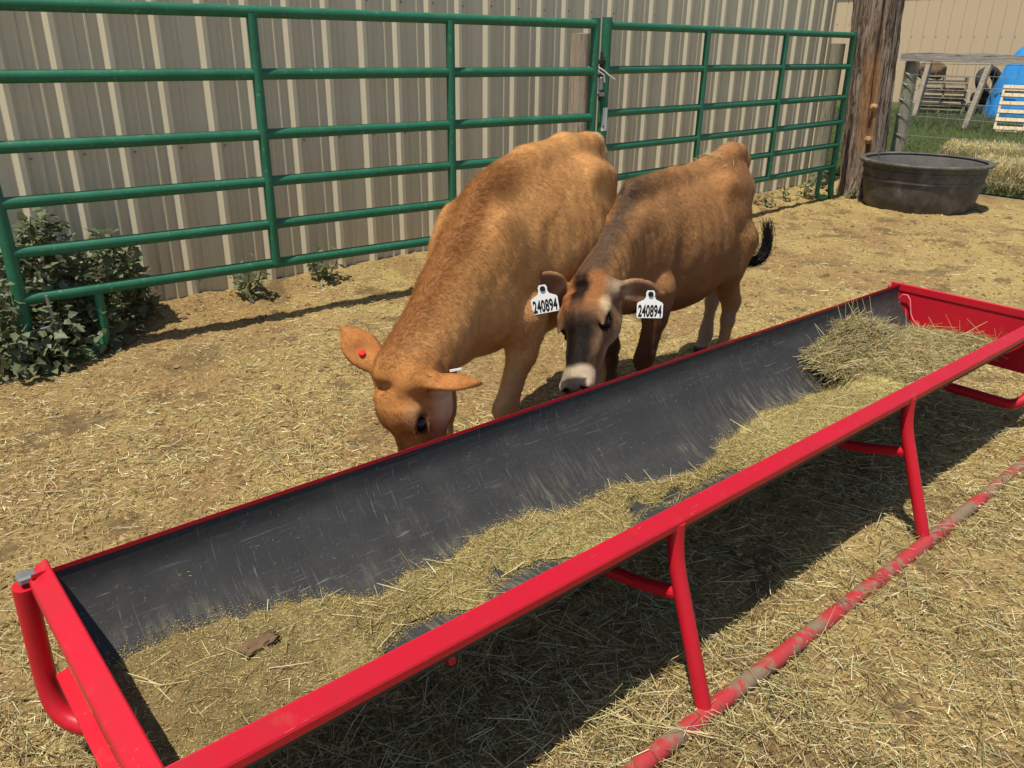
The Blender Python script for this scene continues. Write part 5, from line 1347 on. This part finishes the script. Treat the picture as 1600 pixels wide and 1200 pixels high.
def paint_brown(p, N, hc, ih, nz, eart, inear, crd):
    x, y, z = p.T
    c = np.ones((len(p), 3)) * np.array([.32, .155, .060])
    c = lerp3(c, (.40, .19, .07), .7 * sstep(.80, .95, z) * sstep(-.3, -.55, x))
    c = lerp3(c, (.175, .085, .040), .45 * sstep(.35, .8, nz))
    c = lerp3(c, (.055, .040, .030), .82 * sstep(.080, .020, crd + .10 * (nz - .5)) * sstep(-.20, -.02, x) * (1 - .8 * ih))   # smoky crest
    c = lerp3(c, (.33, .25, .165), .8 * sstep(.5, .25, z) * (x < -.3) * (1 - ih))
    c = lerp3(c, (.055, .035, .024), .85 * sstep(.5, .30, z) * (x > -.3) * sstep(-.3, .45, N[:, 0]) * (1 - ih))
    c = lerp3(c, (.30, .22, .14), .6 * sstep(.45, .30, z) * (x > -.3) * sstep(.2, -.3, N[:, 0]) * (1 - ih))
    c = lerp3(c, (.62, .46, .28), .85 * sstep(-.84, -.89, x) * sstep(.80, .86, z) * sstep(.98, .95, z) * (np.abs(y) < .16))
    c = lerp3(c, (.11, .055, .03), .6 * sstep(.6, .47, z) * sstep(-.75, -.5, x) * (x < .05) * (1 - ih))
    ax = np.abs(hc[:, 1]); top = sstep(-.09, -.05, hc[:, 2])
    h = np.ones_like(c) * np.array([.22, .125, .066])                                                          # cheeks
    h = lerp3(h, (.42, .29, .17), .8 * sstep(-.09, -.13, hc[:, 2]))
    h = lerp3(h, (.27, .105, .034), .92 * sstep(.17, .10, hc[:, 0]) * top * sstep(.09, .07, ax))
    h = lerp3(h, (.012, .008, .006), .97 * sstep(.038, .014, ax + .03 * (nz - .5)) * sstep(.15, .08, hc[:, 0]) * top)
    h = lerp3(h, (.012, .008, .006), 1.0 * sstep(.088, .036, ax + .06 * (nz - .5)) * sstep(.09, .20, hc[:, 0] + .08 * (nz - .5)) * sstep(-.10, -.06, hc[:, 2]))
    d = np.linalg.norm(np.stack([hc[:, 0] - .105, ax - .088, hc[:, 2] + .030], -1), axis=1); h = lerp3(h, (.52, .38, .22), .85 * sstep(.045, .022, d))
    h = lerp3(h, (.45, .35, .235), .95 * sstep(.302, .330, hc[:, 0] + .30 * ax - .008 + .03 * (nz - .5)) * sstep(.27, .30, hc[:, 0]))
    h = lerp3(h, (.045, .036, .031), sstep(.350, .360, hc[:, 0]) * sstep(.050, .042, np.abs(hc[:, 1])) * (hc[:, 2] > -.095))
    for s in (1, -1): h = lerp3(h, (.02, .013, .010), sstep(.031, .025, np.linalg.norm(np.stack([(hc[:, 0] - .150) / 1.25, hc[:, 1] - .079 * s, (hc[:, 2] + .046)], -1), axis=1)))
    h = lerp3(h, (.52, .40, .27), .6 * sstep(.040, .018, np.linalg.norm(np.stack([hc[:, 0] - .035, ax - .088, hc[:, 2] + .035], -1), axis=1)))
    c = c * (1 - ih[:, None]) + h * ih[:, None]
    for q, m_ in zip(eart, inear):
        e = np.ones_like(c) * np.array([.20, .10, .045]); e = lerp3(e, (.27, .135, .075), sstep(.0, .03, q[:, 2]))
        e = lerp3(e, (.50, .37, .24), .6 * sstep(.5, .25, q[:, 0])); e = lerp3(e, (.40, .22, .09), .7 * sstep(.22, .28, np.sqrt(((q[:, 0] - .58) / 1.75) ** 2 + q[:, 1] ** 2)))
        c = c * (1 - m_[:, None]) + e * m_[:, None]
    return c

TRUNK1 = [(.25, .81, .56, .045), (.20, .88, .50, .085), (.10, .96, .465, .115), (0, 1.02, .455, .138), (-.12, 1.045, .44, .172), (-.30, 1.068, .415, .215), (-.47, 1.075, .42, .230), (-.62, 1.072, .48, .195), (-.76, 1.055, .58, .155), (-.86, 1.03, .66, .115), (-.93, .965, .72, .055)]
GOLD = dict(label='golden tan cow with its head lowered behind the trough, muzzle hidden by the rim', fwd=(-.45, -.89), loc=(-.090, 2.53), scale=1.0, fy=.085, rump=.012, wth=.975, mid=1.035, hy=(.11, .03), nr=.80, lr=.80, trunk=TRUNK1,
    poll=(-.335, 2.005, .600), muzzle=(-.305, 1.93, .225), dorsal=(-.80, -.58, .10), head_len=.385, brow=.012, neck_top=(.03, 0, .86), neck_low=(.15, 0, .66), crest=(0, 0, .02),
    ear_left=((-.055, 1.97, .575), (.2, .10, -.95), .178, .25), ear_right=((-.468, 2.125, .665), (.25, .45, -.85), .178, .29),
    front=(.02, .13), hind=(.0, -.15), tail=[(-.985, -.02, .72), (-.99, -.03, .56)], seed=3, hairs=300000, paint=paint_golden)
TRUNK2 = [(.25, .80, .58, .045), (.20, .88, .52, .09), (.10, .96, .48, .130), (0, 1.015, .465, .155), (-.12, 1.03, .45, .190), (-.30, 1.03, .41, .228), (-.47, 1.045, .41, .238), (-.62, 1.07, .47, .200), (-.76, 1.095, .60, .155), (-.86, 1.085, .70, .115), (-.93, 1.02, .78, .06)]
BROWN = dict(label='brown cow with dark face and white muzzle, numbered tags in both ears', fwd=(-.66, -.75), loc=(.455, 3.09), scale=.90, rump=.055, wth=1.005, mid=1.015, nr=.92, lr=.90, trunk=TRUNK2,
    poll=(.235, 2.595, .690), muzzle=(.163, 2.295, .452), dorsal=(-.58, -.55, .62), head_len=.385, neck_top=(.03, 0, .86), neck_low=(.16, 0, .66), crest=(0, 0, .03),
    ear_left=((.555, 2.55, .652), (-.1, -.85, -.15), .180, .26), ear_right=((-.045, 2.45, .785), (-.1, -.85, -.05), .195, .29),
    front=(.0, -.06), hind=(.08, -.16), tail=[(-.99, -.02, .74), (-1.0, -.03, .55)], seed=8, hairs=300000, paint=paint_brown)
cow1, K1 = make_cow(GOLD)
cow2, K2 = make_cow(BROWN)

# ------------------------------------------------------------------ ear tags, button and tail switch
def text_mesh(txt):
    cu = bpy.data.curves.new('number', 'FONT'); cu.body = txt; cu.size = 1.0; cu.extrude = 0.004; cu.offset = 0.034; cu.space_character = 1.05
    o = bpy.data.objects.new('number', cu); COL.objects.link(o)
    dg = bpy.context.evaluated_depsgraph_get(); me = bpy.data.meshes.new_from_object(o.evaluated_get(dg))
    V = np.array([v.co for v in me.vertices]); F = [list(p.vertices) for p in me.polygons]
    bpy.data.objects.remove(o); bpy.data.meshes.remove(me)
    lo, hi = V[:, :2].min(0), V[:, :2].max(0); V[:, :2] = (V[:, :2] - lo) / (hi - lo) - .5
    return V, F
NUM_V, NUM_F = text_mesh('240894')
def ear_tag(cow, K, hole, right, up, w=.085, hgt=.076):
    hole = K['w2l'](hole); r_ = unit(np.array(right, float) @ K['Rz']); u_ = np.array(up, float) @ K['Rz']; u_ = unit(u_ - r_ * (u_ @ r_)); n_ = np.cross(r_, u_)
    W2 = w / 2
    out = [(-.010, .012), (-.0145, .004), (-.0140, -.008), (-.019, -.017), (-W2 + .004, -.026), (-W2, -.031), (-W2, -hgt + .004), (-W2 + .004, -hgt), (W2 - .004, -hgt), (W2, -hgt + .004), (W2, -.031), (W2 - .004, -.026), (.019, -.017), (.0140, -.008), (.0145, .004), (.010, .012)]
    mb = MB().prism(out, n_ * -.0016, hole, r_, u_); tg = mb.build('ear_tag', WHITEP, cow)
    V = hole + NUM_V[:, :1] * r_ * (w * .90) + (NUM_V[:, 1:2] * (hgt - .036) - (.031 + hgt) / 2) * u_ + n_ * (.0006 + NUM_V[:, 2:3] * .02)
    obj('printed_number', V, NUM_F, BLACKP, tg)
    MB().tube([hole + n_ * .0002, hole + n_ * .004], .0085, 14).build('stud', BLACKP, tg)
ear_tag(cow2, K2, (.437, 2.494, .672), (.97, .10, -.03), (.0, .22, 1.0))
ear_tag(cow2, K2, (.090, 2.44, .700), (.95, .12, .16), (-.12, .20, 1.0))
b0, EM, el = K1['ears'][1]
c_ = b0 + EM[:, 0] * el * .48 - EM[:, 1] * .012 - EM[:, 2] * .014
shade_auto(MB().tube([c_ + EM[:, 2] * .004, c_ - EM[:, 2] * .005, c_ - EM[:, 2] * .008], [.0095, .0095, .007], 16).build('tag_button', REDDOT, cow1), 40)
b0, EM, el = K1['ears'][0]
c_ = K1['w2l']((-.150, 2.00, .600))
MB().box(tuple(c_), (.032, .003, .006), Matrix.Rotation(math.radians(117) - 0.0, 3, 'Z') @ Matrix.Rotation(R(-12), 3, 'Y')).build('ear_tag', WHITEP, cow1)
def switch(cow, K, path, n, length_j, r0, seed):
    g = np.random.default_rng(seed); P = np.array([K['w2l'](p) for p in path]); m_ = 9
    tq = np.linspace(0, 1, m_); ts = np.linspace(0, 1, len(P)); base = np.stack([np.interp(tq, ts, P[:, k]) for k in range(3)], -1)
    for _ in range(3): base[1:-1] = (base[:-2] + 2 * base[1:-1] + base[2:]) / 4
    VV, FF, off = [], [], 0
    for i in range(n):
        ln = g.uniform(.55, 1.0) ** .8; t2 = np.linspace(0, ln, m_); c0 = np.stack([np.interp(t2, tq, base[:, k]) for k in range(3)], -1)
        d1 = g.normal(0, r0, 3); d2 = g.normal(0, length_j, 3)
        env = np.sin(np.pi * np.clip(t2 * 1.05, 0, 1)) ** .6
        c0 = c0 + d1 * env[:, None] + d2 * (t2 ** 2.2)[:, None] + g.normal(0, .0015, (m_, 3))
        mb = MB().tube(c0.tolist(), [.0019 * (1 - .6 * t) for t in np.linspace(0, 1, m_)], 3, False)
        VV.append(np.array(mb.v)); FF += [[k + off for k in f] for f in mb.f]; off += len(mb.v)
    tag(obj('tail_switch', np.concatenate(VV), np.array(FF), BLACKH, cow), kind='stuff')
BLACKH = mat_plain('black_hair', (0.012, 0.010, 0.009), 0.55, 0.35, 0.4, 60)
switch(cow2, K2, [(1.045, 3.765, .51), (1.07, 3.75, .47), (1.115, 3.74, .452), (1.165, 3.73, .475), (1.19, 3.73, .54), (1.175, 3.73, .61), (1.155, 3.73, .675)], 420, .016, .0095, 4)

# bits of hay lying on the brown cow's back
g = np.random.default_rng(31)
bd = [o for o in cow2.children if o.name.startswith('body')][0]
VB = np.empty(len(bd.data.vertices) * 3, np.float32); bd.data.vertices.foreach_get('co', VB); VB = VB.reshape(-1, 3)
NB_ = np.empty(len(bd.data.vertices) * 3, np.float32); bd.data.vertices.foreach_get('normal', NB_); NB_ = NB_.reshape(-1, 3)
tgt = K2['w2l'](np.array([.80, 3.52, .93])); dd = np.linalg.norm(VB - tgt, axis=1); pool = np.where((dd < .17) & (NB_[:, 2] > .35))[0]
if len(pool):
    pk = g.choice(pool, 60, p=np.exp(-(dd[pool] / .07) ** 2) / np.exp(-(dd[pool] / .07) ** 2).sum())
    D = unit(g.normal(size=(60, 3))); D = unit(D - NB_[pk] * np.sum(D * NB_[pk], 1, keepdims=True))
    V, F = stalks(VB[pk] + NB_[pk] * .009, D, g.uniform(.012, .05, 60), g.uniform(.0007, .0013, 60), g.normal(0, .006, (60, 3)), g.uniform(0, 6, 60))
    Rw = np.array(K2['Rz']); V = V @ Rw.T + np.array([BROWN['loc'][0], BROWN['loc'][1], 0])
    tag(obj('hay_wisps', V, F, STRAW, None, False, straw_cols(60, 9, .3, .1, g)), 'few wisps of hay lying on the back of the brown cow', 'hay', kind='stuff')
